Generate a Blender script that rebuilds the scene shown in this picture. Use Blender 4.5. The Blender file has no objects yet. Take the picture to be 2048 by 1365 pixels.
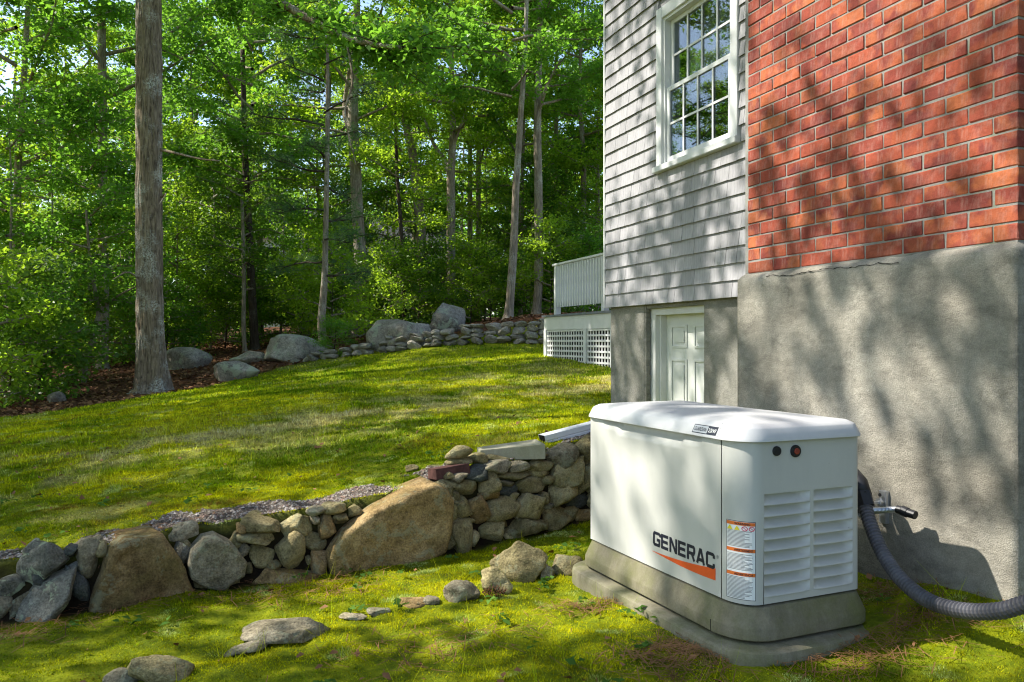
import bpy, bmesh, math, random
import numpy as np
from mathutils import Vector, Matrix, Euler, noise as mnoise

random.seed(7)
RNG = np.random.default_rng(7)
SC = bpy.context.scene
COL = SC.collection

# ---------------------------------------------------------------- camera, sky, sun, exposure
CAM_Z = 1.15                       # eye height above the moss beside the generator
YAW = math.radians(20.2)           # the house wall runs along +Y, the camera looks a little into the house
CA, SA = math.cos(YAW), math.sin(YAW)
F = 1611.0                         # focal length in pixels of a 2048 wide frame

cam_d = bpy.data.cameras.new('camera')
cam_d.sensor_width = 36.0
cam_d.lens = 36.0 * F / 2048.0
cam_d.clip_start = 0.05
cam_d.clip_end = 2000.0
cam = bpy.data.objects.new('camera', cam_d)
cam.location = (0, 0, CAM_Z)
cam.rotation_euler = (math.radians(90), 0, -YAW)
COL.objects.link(cam)
SC.camera = cam

SUN_TRAVEL = Vector((1.0, -0.5, -1.18)).normalized()
SUN_ELEV = math.asin(-SUN_TRAVEL.z)
world = bpy.data.worlds.new('World')
SC.world = world
world.use_nodes = True
wn = world.node_tree
wn.nodes.clear()
sky = wn.nodes.new('ShaderNodeTexSky')
sky.sky_type = 'NISHITA'
sky.sun_disc = False
sky.sun_elevation = SUN_ELEV
sky.sun_rotation = math.atan2(-SUN_TRAVEL.x, -SUN_TRAVEL.y)
sky.air_density = 1.0
sky.dust_density = 1.2
bg = wn.nodes.new('ShaderNodeBackground')
bg.inputs['Strength'].default_value = 0.15
wo = wn.nodes.new('ShaderNodeOutputWorld')
wn.links.new(sky.outputs[0], bg.inputs[0])
wn.links.new(bg.outputs[0], wo.inputs[0])

sun_d = bpy.data.lights.new('sun', 'SUN')
sun_d.energy = 4.6
sun_d.angle = math.radians(0.53)
sun_d.color = (1.0, 0.95, 0.86)
sun = bpy.data.objects.new('sun', sun_d)
sun.rotation_euler = SUN_TRAVEL.to_track_quat('-Z', 'Y').to_euler()
sun.location = (-8, 4, 14)
COL.objects.link(sun)

SC.view_settings.view_transform = 'Standard'
SC.view_settings.look = 'None'
SC.view_settings.gamma = 1.0
SC.view_settings.use_curve_mapping = False
SC.view_settings.exposure = 1.2
SC.render.engine = 'CYCLES'
SC.cycles.max_bounces = 8
SC.cycles.diffuse_bounces = 4
SC.cycles.glossy_bounces = 3
SC.cycles.transmission_bounces = 6
SC.cycles.transparent_max_bounces = 8
SC.cycles.use_denoising = True
SC.cycles.filter_width = 1.15

# ---------------------------------------------------------------- frames
def c2w(X, Z):
    """lateral / depth seen from the viewpoint -> world x, y"""
    return X * CA + Z * SA, -X * SA + Z * CA

def w2c(x, y):
    return x * CA - y * SA, x * SA + y * CA

def at(px, py, Z):
    """point seen at a place of the photograph, Z metres deep"""
    X = (px - 1024.0) / F * Z
    x, y = c2w(X, Z)
    return Vector((x, y, CAM_Z + (682.5 - py) / F * Z))

# ---------------------------------------------------------------- materials
MATS = {}
class NT:
    def __init__(s, name):
        m = bpy.data.materials.new(name)
        m.use_nodes = True
        s.m, s.t = m, m.node_tree
        s.t.nodes.clear()
        s.out = s.t.nodes.new('ShaderNodeOutputMaterial')
        MATS[name] = m
    def n(s, typ, **kw):
        nd = s.t.nodes.new(typ)
        for k, v in kw.items():
            setattr(nd, k, v)
        return nd
    def l(s, a, b):
        s.t.links.new(a, b)
    def coord(s, kind='Object', scale=(1, 1, 1)):
        tc = s.n('ShaderNodeTexCoord')
        mp = s.n('ShaderNodeMapping')
        mp.inputs['Scale'].default_value = scale
        s.l(tc.outputs[kind], mp.inputs[0])
        return mp.outputs[0]
    def noise(s, vec, scale, detail=6, rough=0.6, dist=0.0):
        nd = s.n('ShaderNodeTexNoise')
        nd.inputs['Scale'].default_value = scale
        nd.inputs['Detail'].default_value = detail
        nd.inputs['Roughness'].default_value = rough
        nd.inputs['Distortion'].default_value = dist
        s.l(vec, nd.inputs['Vector'])
        return nd.outputs['Fac']
    def ramp(s, fac, stops):
        nd = s.n('ShaderNodeValToRGB')
        el = nd.color_ramp.elements
        while len(el) < len(stops):
            el.new(0.5)
        for e, (p, c) in zip(el, stops):
            e.position = p
            e.color = (c, c, c, 1) if not isinstance(c, tuple) else (*c, 1)
        s.l(fac, nd.inputs[0])
        return nd.outputs[0]
    def mix(s, fac, a, b, mode='MIX'):
        nd = s.n('ShaderNodeMix', data_type='RGBA', blend_type=mode)
        for sock, v in ((nd.inputs[0], fac), (nd.inputs[6], a), (nd.inputs[7], b)):
            if hasattr(v, 'is_linked'):
                s.l(v, sock)
            elif isinstance(v, tuple):
                sock.default_value = (*v, 1)
            else:
                sock.default_value = v
        return nd.outputs[2]
    def math(s, op, a, b):
        nd = s.n('ShaderNodeMath', operation=op)
        for sock, v in ((nd.inputs[0], a), (nd.inputs[1], b)):
            if hasattr(v, 'is_linked'):
                s.l(v, sock)
            else:
                sock.default_value = v
        return nd.outputs[0]
    def bump(s, h, strength=0.4, dist=0.01):
        nd = s.n('ShaderNodeBump')
        nd.inputs['Strength'].default_value = strength
        nd.inputs['Distance'].default_value = dist
        s.l(h, nd.inputs['Height'])
        return nd.outputs[0]
    def bsdf(s, col, rough=0.8, normal=None, spec=0.3, metal=0.0):
        b = s.n('ShaderNodeBsdfPrincipled')
        if hasattr(col, 'is_linked'):
            s.l(col, b.inputs['Base Color'])
        else:
            b.inputs['Base Color'].default_value = (*col, 1)
        if hasattr(rough, 'is_linked'):
            s.l(rough, b.inputs['Roughness'])
        else:
            b.inputs['Roughness'].default_value = rough
        b.inputs['Specular IOR Level'].default_value = spec
        b.inputs['Metallic'].default_value = metal
        if normal is not None:
            s.l(normal, b.inputs['Normal'])
        s.l(b.outputs[0], s.out.inputs[0])
        return b
    def objrand(s):
        return s.n('ShaderNodeObjectInfo').outputs['Random']

def plain(name, col, rough=0.6, spec=0.3, metal=0.0, var=0.15, scale=14.0, bump=0.08):
    t = NT(name)
    v = t.coord()
    f = t.noise(v, scale, 5)
    d = tuple(c * (1 - var) for c in col)
    u = tuple(min(1, c * (1 + var)) for c in col)
    c = t.ramp(f, [(0.3, d), (0.7, u)])
    t.bsdf(c, rough, t.bump(t.noise(v, scale * 5, 4), bump, 0.003), spec, metal)
    return t.m

# moss / lawn / litter / gravel ground, zones held in a colour attribute (r litter, g dry, b gravel)
def ground_mat():
    t = NT('ground_cover')
    v = t.coord()
    at_ = t.n('ShaderNodeAttribute', attribute_name='zone')
    sep = t.n('ShaderNodeSeparateColor')
    t.l(at_.outputs['Color'], sep.inputs[0])
    big, mid, fine = t.noise(v, 1.3, 5), t.noise(v, 9, 6, 0.7), t.noise(v, 70, 5, 0.7)
    moss = t.ramp(mid, [(0.25, (0.075, 0.05, 0.008)), (0.40, (0.12, 0.165, 0.006)), (0.6, (0.25, 0.28, 0.007)), (0.8, (0.42, 0.38, 0.014))])
    dry = t.ramp(mid, [(0.3, (0.16, 0.13, 0.06)), (0.7, (0.34, 0.30, 0.16))])
    litter = t.ramp(mid, [(0.25, (0.035, 0.016, 0.008)), (0.5, (0.10, 0.042, 0.02)), (0.75, (0.19, 0.10, 0.055))])
    gravel = t.ramp(fine, [(0.3, (0.06, 0.045, 0.035)), (0.7, (0.22, 0.18, 0.15))])
    gm = t.math('MULTIPLY', sep.outputs[1], t.ramp(big, [(0.35, 0.25), (0.65, 1.0)]))
    c = t.mix(gm, moss, dry)
    c = t.mix(sep.outputs[0], c, litter)
    c = t.mix(sep.outputs[2], c, gravel)
    c = t.mix(at_.outputs['Alpha'], c, (0.022, 0.015, 0.009))  # soil step, darkened further so gaps between wall stones look deeply shaded
    c = t.mix(0.55, c, t.ramp(fine, [(0.3, 0.45), (0.7, 1.0)]), 'MULTIPLY')
    t.bsdf(c, 0.95, t.bump(t.math('ADD', fine, mid), 0.8, 0.02), 0.1)
ground_mat()

def blade_mat():
    t = NT('blades')
    a = t.n('ShaderNodeAttribute', attribute_name='tint')
    d = t.n('ShaderNodeBsdfDiffuse')
    r = t.n('ShaderNodeBsdfTranslucent')
    t.l(a.outputs['Color'], d.inputs[0])
    t.l(t.mix(1.0, a.outputs['Color'], (1.3, 1.25, 0.6), 'MULTIPLY'), r.inputs[0])
    mx = t.n('ShaderNodeMixShader')
    mx.inputs[0].default_value = 0.4
    t.l(d.outputs[0], mx.inputs[1]); t.l(r.outputs[0], mx.inputs[2])
    t.l(mx.outputs[0], t.out.inputs[0])
blade_mat()

def leaf_mat(name, dark, light, trans, tfac=0.5):
    t = NT(name)
    a = t.n('ShaderNodeAttribute', attribute_name='tint')
    sep = t.n('ShaderNodeSeparateColor')
    t.l(a.outputs['Color'], sep.inputs[0])
    f = t.math('ADD', t.math('MULTIPLY', sep.outputs[0], 0.65), t.math('MULTIPLY', t.objrand(), 0.35))
    c = t.mix(f, dark, light)
    tr = t.mix(f, tuple(x * 0.75 for x in trans), trans)
    b = t.n('ShaderNodeBsdfPrincipled')
    t.l(c, b.inputs['Base Color'])
    b.inputs['Roughness'].default_value = 0.42
    b.inputs['Specular IOR Level'].default_value = 0.35
    r = t.n('ShaderNodeBsdfTranslucent')
    t.l(tr, r.inputs[0])
    mx = t.n('ShaderNodeMixShader')
    mx.inputs[0].default_value = tfac
    t.l(b.outputs[0], mx.inputs[1]); t.l(r.outputs[0], mx.inputs[2])
    t.l(mx.outputs[0], t.out.inputs[0])
leaf_mat('oak_leaves', (0.045, 0.11, 0.015), (0.125, 0.25, 0.034), (0.26, 0.54, 0.04), 0.57)
leaf_mat('bright_leaves', (0.07, 0.14, 0.012), (0.20, 0.33, 0.03), (0.47, 0.70, 0.035), 0.58)
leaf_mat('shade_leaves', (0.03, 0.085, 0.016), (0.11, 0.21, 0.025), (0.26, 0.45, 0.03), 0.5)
leaf_mat('pine_needles', (0.03, 0.085, 0.03), (0.09, 0.18, 0.06), (0.13, 0.25, 0.06), 0.4)

def bark_mat(name, dark, light, lichen, lich_amt, vs=1.0):
    t = NT(name)
    v = t.coord('Object', (9 * vs, 9 * vs, 1.3 * vs))
    ridges = t.noise(v, 3.2, 7, 0.7, 0.6)
    c = t.ramp(ridges, [(0.32, dark), (0.5, tuple((a + b) / 2 for a, b in zip(dark, light))), (0.68, light)])
    lv = t.coord('Object')
    lm = t.math('MULTIPLY', t.ramp(t.noise(lv, 2.2, 4), [(0.48, 0.0), (0.66, 1.0)]), t.ramp(t.noise(lv, 40, 4), [(0.42, 0.0), (0.58, 1.0)]))
    c = t.mix(t.math('MULTIPLY', lm, lich_amt), c, lichen)
    t.bsdf(c, 0.92, t.bump(ridges, 1.0, 0.03), 0.1)
bark_mat('oak_bark', (0.035, 0.024, 0.017), (0.36, 0.28, 0.20), (0.60, 0.60, 0.54), 0.85)
bark_mat('grey_bark', (0.09, 0.07, 0.052), (0.38, 0.31, 0.235), (0.52, 0.53, 0.46), 0.75)
bark_mat('dark_bark', (0.022, 0.016, 0.013), (0.085, 0.062, 0.045), (0.25, 0.26, 0.22), 0.3)

def stone_mat(name, cols, lichen=0.0, moss=0.25, sc=1.0):
    t = NT(name)
    v = t.n('ShaderNodeTexCoord').outputs['Object']
    add = t.n('ShaderNodeVectorMath', operation='ADD')
    cmb = t.n('ShaderNodeCombineXYZ')
    rnd = t.objrand()
    for i, k in enumerate((37.0, 91.0, 53.0)):
        t.l(t.math('MULTIPLY', rnd, k), cmb.inputs[i])
    t.l(v, add.inputs[0]); t.l(cmb.outputs[0], add.inputs[1])
    v = add.outputs[0]
    n1, n2, n3 = t.noise(v, 5 * sc, 6, 0.65), t.noise(v, 28 * sc, 6, 0.7), t.noise(v, 110 * sc, 4, 0.7)
    c = t.ramp(n1, [(0.3, cols[0]), (0.52, cols[1]), (0.72, cols[2])])
    tone = t.ramp(rnd, [(0.0, 0.72), (1.0, 1.18)])
    c = t.mix(1.0, c, tone, 'MULTIPLY')
    c = t.mix(0.9, c, t.ramp(n2, [(0.3, 0.4), (0.48, 0.9), (0.7, 1.3)]), 'MULTIPLY')
    c = t.mix(0.75, c, t.ramp(n3, [(0.34, 0.4), (0.64, 1.3)]), 'MULTIPLY')
    if moss:
        geo = t.n('ShaderNodeNewGeometry')
        sx = t.n('ShaderNodeSeparateXYZ')
        t.l(geo.outputs['Normal'], sx.inputs[0])
        m = t.math('MULTIPLY', t.ramp(t.noise(v, 7 * sc, 5), [(0.48, 0.0), (0.68, 1.0)]), moss)
        c = t.mix(m, c, (0.085, 0.10, 0.02))
    if lichen:
        vo = t.noise(v, 9 * sc, 5, 0.75, 0.3)
        m = t.math('MULTIPLY', t.ramp(vo, [(0.55, 0.0), (0.59, 1.0)]), lichen)
        c = t.mix(m, c, (0.36, 0.40, 0.27))
    t.bsdf(c, 0.93, t.bump(t.math('ADD', n2, t.math('MULTIPLY', n3, 0.5)), 1.0, 0.02), 0.12)
stone_mat('fieldstone', ((0.19, 0.15, 0.07), (0.39, 0.32, 0.16), (0.54, 0.455, 0.26)), 0.25, 0.35)
stone_mat('brown_stone', ((0.19, 0.122, 0.05), (0.37, 0.25, 0.11), (0.53, 0.385, 0.20)), 0.3, 0.3)
stone_mat('grey_stone', ((0.17, 0.142, 0.09), (0.35, 0.30, 0.20), (0.51, 0.45, 0.33)), 0.35, 0.12)
stone_mat('lichen_stone', ((0.13, 0.12, 0.095), (0.25, 0.235, 0.19), (0.38, 0.36, 0.30)), 0.95, 0.15)
stone_mat('boulder_stone', ((0.18, 0.155, 0.125), (0.33, 0.29, 0.24), (0.47, 0.42, 0.35)), 0.6, 0.15, 0.4)
stone_mat('slate_stone', ((0.05, 0.055, 0.05), (0.11, 0.115, 0.105), (0.2, 0.2, 0.18)), 0.1, 0.2)

def brick_mat():
    t = NT('brick_clay')
    tc = t.n('ShaderNodeTexCoord').outputs['Object']
    rnd = t.objrand()
    cmb = t.n('ShaderNodeCombineXYZ')
    for i, k in enumerate((19.0, 43.0, 71.0)):
        t.l(t.math('MULTIPLY', rnd, k), cmb.inputs[i])
    add = t.n('ShaderNodeVectorMath', operation='ADD')
    t.l(tc, add.inputs[0]); t.l(cmb.outputs[0], add.inputs[1])
    v = add.outputs[0]
    n1, n2, n3 = t.noise(v, 6.5, 3, 0.5, 0.4), t.noise(v, 38, 6, 0.7), t.noise(v, 160, 4, 0.7)
    base = t.ramp(rnd, [(0.0, (0.17, 0.036, 0.028)), (0.3, (0.28, 0.058, 0.036)), (0.65, (0.36, 0.085, 0.042)), (1.0, (0.45, 0.13, 0.052))])
    burn = t.ramp(rnd, [(0.0, (0.40, 0.12, 0.05)), (0.5, (0.17, 0.038, 0.034)), (1.0, (0.27, 0.058, 0.04))])
    c = t.mix(t.ramp(n1, [(0.46, 0.0), (0.58, 0.9)]), base, burn)
    c = t.mix(0.7, c, t.ramp(n2, [(0.25, 0.5), (0.55, 0.98), (0.75, 1.2)]), 'MULTIPLY')
    pit = t.ramp(n3, [(0.26, 0.25), (0.36, 1.0)])
    c = t.mix(0.7, c, pit, 'MULTIPLY')
    eff = t.ramp(t.noise(t.coord('Object'), 9, 6, 0.75, 0.8), [(0.5, 0.0), (0.78, 0.5)])
    c = t.mix(eff, c, (0.46, 0.30, 0.25))
    t.bsdf(c, 0.88, t.bump(t.math('ADD', n2, t.math('MULTIPLY', pit, 0.6)), 0.6, 0.006), 0.2)
brick_mat()

def mortar_mat():
    t = NT('mortar')
    v = t.coord()
    n1, n2 = t.noise(v, 7, 5), t.noise(v, 120, 4, 0.7)
    c = t.ramp(n1, [(0.3, (0.15, 0.145, 0.13)), (0.55, (0.27, 0.26, 0.24)), (0.72, (0.18, 0.205, 0.13))])
    t.bsdf(c, 0.95, t.bump(n2, 0.6, 0.004), 0.1)
mortar_mat()

def stucco_mat(name, a, b, c3, stain=0.5):
    t = NT(name)
    v = t.coord()
    n1 = t.noise(v, 1.6, 6, 0.65)
    n2 = t.noise(t.coord('Object', (2.2, 2.2, 6.0)), 2.0, 6, 0.7, 0.5)
    n3 = t.noise(v, 190, 4, 0.7)
    n4 = t.noise(v, 26, 5, 0.7)
    c = t.ramp(n1, [(0.3, a), (0.5, b), (0.7, c3)])
    c = t.mix(stain, c, t.ramp(n2, [(0.3, 0.5), (0.5, 0.95), (0.8, 1.15)]), 'MULTIPLY')
    c = t.mix(0.6, c, t.ramp(n4, [(0.3, 0.7), (0.65, 1.12)]), 'MULTIPLY')
    c = t.mix(0.5, c, t.ramp(n3, [(0.34, 0.5), (0.64, 1.2)]), 'MULTIPLY')
    t.bsdf(c, 0.93, t.bump(t.math('ADD', n3, t.math('MULTIPLY', n4, 1.6)), 0.8, 0.008), 0.12)
stucco_mat('chimney_stucco', (0.235, 0.212, 0.172), (0.335, 0.31, 0.257), (0.42, 0.392, 0.332), 0.7)
stucco_mat('foundation_concrete', (0.20, 0.195, 0.17), (0.26, 0.25, 0.22), (0.33, 0.32, 0.285), 0.4)

def shingle_mat():
    t = NT('grey_shingle')
    v = t.coord('Object', (30, 30, 1.6))
    n1 = t.noise(v, 2.0, 6, 0.7)
    c = t.ramp(n1, [(0.3, (0.25, 0.245, 0.255)), (0.7, (0.37, 0.36, 0.375))])
    c = t.mix(1.0, c, t.ramp(t.objrand(), [(0.0, 0.86), (1.0, 1.08)]), 'MULTIPLY')
    t.bsdf(c, 0.8, t.bump(n1, 0.35, 0.004), 0.2)
shingle_mat()

def white_paint(name, col=(0.64, 0.64, 0.63), rough=0.45):
    t = NT(name)
    v = t.coord()
    n1 = t.noise(v, 3.5, 6, 0.7)
    c = t.ramp(n1, [(0.25, tuple(x * 0.84 for x in col)), (0.6, col)])
    t.bsdf(c, rough, t.bump(t.noise(v, 60, 4), 0.06, 0.003), 0.35)
white_paint('white_paint')
white_paint('trim_vinyl', (0.66, 0.66, 0.66), 0.35)
white_paint('door_paint', (0.60, 0.61, 0.58), 0.4)

def cabinet_mat(name, col):
    t = NT(name)
    v = t.coord('Object', (1, 1, 0.35))
    n1, n2 = t.noise(v, 6, 7, 0.7), t.noise(t.coord(), 420, 2)
    c = t.ramp(n1, [(0.22, tuple(x * 0.88 for x in col)), (0.55, col)])
    specks = t.ramp(t.noise(t.coord(), 46, 2, 0.4), [(0.185, 0.0), (0.2, 1.0)])
    c = t.mix(specks, (0.12, 0.10, 0.07), c)
    t.bsdf(c, 0.42, t.bump(n2, 0.08, 0.001), 0.4)
cabinet_mat('cabinet_paint', (0.49, 0.487, 0.452))
cabinet_mat('lid_paint', (0.53, 0.53, 0.53))

def plinth_mat(name, a, b, green):
    t = NT(name)
    v = t.coord()
    n1, n2, n3 = t.noise(v, 4.5, 7, 0.7), t.noise(t.coord('Object', (1, 1, 0.3)), 16, 6, 0.7), t.noise(v, 150, 4, 0.7)
    c = t.ramp(n2, [(0.3, a), (0.7, b)])
    c = t.mix(t.ramp(n1, [(0.42, 0.0), (0.68, 0.8)]), c, green)
    c = t.mix(0.45, c, t.ramp(n3, [(0.3, 0.6), (0.7, 1.15)]), 'MULTIPLY')
    t.bsdf(c, 0.8, t.bump(t.math('ADD', n3, n2), 0.3, 0.003), 0.2)
plinth_mat('skirt_plastic', (0.145, 0.128, 0.085), (0.24, 0.215, 0.15), (0.13, 0.135, 0.045))
plinth_mat('pad_composite', (0.16, 0.142, 0.095), (0.28, 0.252, 0.18), (0.13, 0.14, 0.045))
plinth_mat('splash_concrete', (0.34, 0.31, 0.22), (0.48, 0.45, 0.34), (0.30, 0.29, 0.17))

plain('black_plastic', (0.014, 0.014, 0.016), 0.5, 0.4)
plain('gap_black', (0.006, 0.006, 0.006), 0.9, 0.1)
plain('conduit_black', (0.085, 0.083, 0.092), 0.55, 0.4, var=0.5, scale=9)
plain('galvanised', (0.55, 0.57, 0.6), 0.35, 0.5, 0.85, bump=0.1)
plain('lens_red', (0.28, 0.05, 0.03), 0.25, 0.5)
plain('ink_navy', (0.012, 0.014, 0.03), 0.4, 0.4)
plain('ink_orange', (0.72, 0.10, 0.02), 0.4, 0.4, var=0.06)
plain('label_white', (0.74, 0.75, 0.74), 0.4, 0.3, var=0.04)
plain('label_orange', (0.70, 0.16, 0.03), 0.4, 0.3, var=0.05)
plain('label_yellow', (0.72, 0.60, 0.04), 0.4, 0.3, var=0.05)
plain('label_red', (0.60, 0.06, 0.12), 0.4, 0.3, var=0.05)
plain('label_grey', (0.20, 0.20, 0.21), 0.5, 0.2)
plain('badge_silver', (0.50, 0.51, 0.53), 0.3, 0.5, 0.3, var=0.05)
plain('gutter_aluminium', (0.62, 0.63, 0.66), 0.38, 0.5, var=0.06)
plain('curtain', (0.42, 0.43, 0.45), 0.9, 0.1)
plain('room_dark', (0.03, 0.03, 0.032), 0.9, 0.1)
plain('roof_shingle', (0.07, 0.07, 0.075), 0.9, 0.1)
plain('deck_grey', (0.16, 0.17, 0.19), 0.7, 0.2)
plain('beige_siding', (0.48, 0.45, 0.38), 0.8, 0.2)
plain('old_brick', (0.085, 0.04, 0.034), 0.9, 0.15, var=0.4, scale=30, bump=0.5)
plain('soil', (0.035, 0.025, 0.016), 0.95, 0.05, var=0.4)
t_ = NT('gravel_stone')
t_.bsdf(t_.n('ShaderNodeAttribute', attribute_name='tint').outputs['Color'], 0.9, None, 0.15)
plain('dead_leaf', (0.20, 0.10, 0.045), 0.8, 0.15, var=0.5, scale=5)
plain('cone_brown', (0.12, 0.05, 0.025), 0.8, 0.15, var=0.4)

def glass_mat():
    t = NT('window_glass')
    g = t.n('ShaderNodeBsdfGlossy')
    g.inputs['Roughness'].default_value = 0.015
    g.inputs['Color'].default_value = (0.62, 0.65, 0.68, 1)
    tr = t.n('ShaderNodeBsdfTransparent')
    tr.inputs[0].default_value = (0.82, 0.86, 0.86, 1)
    fr = t.n('ShaderNodeFresnel'); fr.inputs[0].default_value = 1.55
    mx = t.n('ShaderNodeMixShader')
    t.l(t.math('MINIMUM', t.math('MULTIPLY', fr.outputs[0], 1.15), 0.55), mx.inputs[0])
    t.l(tr.outputs[0], mx.inputs[1]); t.l(g.outputs[0], mx.inputs[2])
    t.l(mx.outputs[0], t.out.inputs[0])
glass_mat()

# ---------------------------------------------------------------- mesh helpers
class MB:
    def __init__(s):
        s.v, s.f = [], []
    def add(s, vs, fs):
        o = len(s.v)
        s.v += [tuple(p) for p in vs]
        s.f += [tuple(i + o for i in f) for f in fs]
        return s
    def box(s, lo, hi, rot=None, pivot=None):
        (x0, y0, z0), (x1, y1, z1) = lo, hi
        vs = [Vector(p) for p in ((x0, y0, z0), (x1, y0, z0), (x1, y1, z0), (x0, y1, z0), (x0, y0, z1), (x1, y0, z1), (x1, y1, z1), (x0, y1, z1))]
        if rot is not None:
            pv = Vector(pivot) if pivot is not None else sum(vs, Vector()) / 8
            vs = [rot @ (p - pv) + pv for p in vs]
        return s.add(vs, [(0, 3, 2, 1), (4, 5, 6, 7), (0, 1, 5, 4), (1, 2, 6, 5), (2, 3, 7, 6), (3, 0, 4, 7)])
    def loft(s, rings, caps=True):
        n = len(rings[0])
        o = len(s.v)
        for r in rings:
            s.v += [tuple(p) for p in r]
        for k in range(len(rings) - 1):
            for i in range(n):
                j = (i + 1) % n
                s.f.append((o + k * n + i, o + k * n + j, o + (k + 1) * n + j, o + (k + 1) * n + i))
        if caps:
            s.f.append(tuple(o + i for i in reversed(range(n))))
            s.f.append(tuple(o + (len(rings) - 1) * n + i for i in range(n)))
        return s
    def tube(s, path, radii, n=8, caps=True):
        rings = []
        P = [Vector(p) for p in path]
        up = Vector((0.31, 0.17, 0.93))
        for i, p in enumerate(P):
            d = (P[min(i + 1, len(P) - 1)] - P[max(i - 1, 0)]).normalized()
            u = d.cross(up)
            if u.length < 0.2:
                u = d.cross(Vector((1, 0, 0)))
            u.normalize()
            w = d.cross(u)
            r = radii[i] if hasattr(radii, '__len__') else radii
            rings.append([p + (u * math.cos(2 * math.pi * k / n) + w * math.sin(2 * math.pi * k / n)) * r for k in range(n)])
        return s.loft(rings, caps)
    def build(s, name, mat, parent=None, smooth=False, loc=None, rot=None, bevel=0.0, **props):
        me = bpy.data.meshes.new(name)
        me.from_pydata(s.v, [], s.f)
        if bevel:
            bm = bmesh.new(); bm.from_mesh(me)
            bmesh.ops.bevel(bm, geom=list(bm.edges), offset=bevel, segments=2, affect='EDGES', clamp_overlap=True)
            bm.to_mesh(me); bm.free()
        return link(name, me, mat, parent, smooth, loc, rot, **props)

def link(name, me, mat, parent=None, smooth=False, loc=None, rot=None, **props):
    if mat:
        me.materials.clear()
        me.materials.append(MATS[mat])
    if smooth:
        me.polygons.foreach_set('use_smooth', [True] * len(me.polygons))
    o = bpy.data.objects.new(name, me)
    COL.objects.link(o)
    if parent is not None:
        o.parent = parent
    if loc is not None:
        o.location = loc
    if rot is not None:
        o.rotation_euler = rot
    for k, v in props.items():
        o[k] = v
    return o

def thing(name, label, category, loc=(0, 0, 0), rz=0.0, group=None):
    o = bpy.data.objects.new(name, None)
    o.empty_display_size = 0.1
    COL.objects.link(o)
    o.location = loc
    o.rotation_euler = (0, 0, rz)
    o['label'] = label
    o['category'] = category
    if group:
        o['group'] = group
    return o

def np_mesh(name, verts, nper, tint=None):
    """many separate faces of nper corners each; verts (n*nper,3); tint (n,3) per face"""
    me = bpy.data.meshes.new(name)
    nv = len(verts)
    nf = nv // nper
    me.vertices.add(nv)
    me.vertices.foreach_set('co', np.asarray(verts, np.float32).ravel())
    me.loops.add(nv)
    me.loops.foreach_set('vertex_index', np.arange(nv, dtype=np.int32))
    me.polygons.add(nf)
    me.polygons.foreach_set('loop_start', np.arange(nf, dtype=np.int32) * nper)
    me.polygons.foreach_set('loop_total', np.full(nf, nper, np.int32))
    me.update()
    if tint is not None:
        a = me.attributes.new('tint', 'FLOAT_COLOR', 'POINT')
        col = np.ones((nf, nper, 4), np.float32)
        col[:, :, :3] = tint[:, None, :]
        a.data.foreach_set('color', col.ravel())
    me.validate()
    return me

def smooth01(t):
    t = np.clip(t, 0, 1)
    return t * t * (3 - 2 * t)

_perm = RNG.permutation(512)
_grad = RNG.random(512)
def vnoise(x, y):
    """smooth value noise in 0..1 for arrays"""
    xi, yi = np.floor(x).astype(int), np.floor(y).astype(int)
    fx, fy = x - xi, y - yi
    fx, fy = fx * fx * (3 - 2 * fx), fy * fy * (3 - 2 * fy)
    def h(a, b):
        return _grad[(_perm[(a % 512)] + b) % 512]
    return (h(xi, yi) * (1 - fx) + h(xi + 1, yi) * fx) * (1 - fy) + (h(xi, yi + 1) * (1 - fx) + h(xi + 1, yi + 1) * fx) * fy
def fbm(x, y, o=4):
    s, a, t = 0, 0.5, 0
    for k in range(o):
        s = s + a * vnoise(x * 2 ** k + 13.7 * k, y * 2 ** k + 7.1 * k)
        t += a
        a *= 0.5
    return s / t

# ---------------------------------------------------------------- terrain
class TPS:
    def __init__(s, pts):
        p = np.array(pts, float)
        s.p, z = p[:, :2], p[:, 2]
        n = len(p)
        K = s._k(np.linalg.norm(s.p[:, None] - s.p[None], axis=2)) + np.eye(n) * 0.02
        P = np.hstack([np.ones((n, 1)), s.p])
        A = np.zeros((n + 3, n + 3))
        A[:n, :n], A[:n, n:], A[n:, :n] = K, P, P.T
        s.w = np.linalg.solve(A, np.concatenate([z, np.zeros(3)]))
    @staticmethod
    def _k(r):
        return np.where(r > 1e-9, r * r * np.log(np.maximum(r, 1e-9)), 0.0)
    def __call__(s, X, Z):
        q = np.stack([np.ravel(X), np.ravel(Z)], 1)
        out = np.empty(len(q))
        n = len(s.p)
        for i in range(0, len(q), 20000):
            b = q[i:i + 20000]
            r = np.linalg.norm(b[:, None] - s.p[None], axis=2)
            out[i:i + 20000] = s._k(r) @ s.w[:n] + s.w[n] + b @ s.w[n + 1:]
        return out.reshape(np.shape(X))

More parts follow.
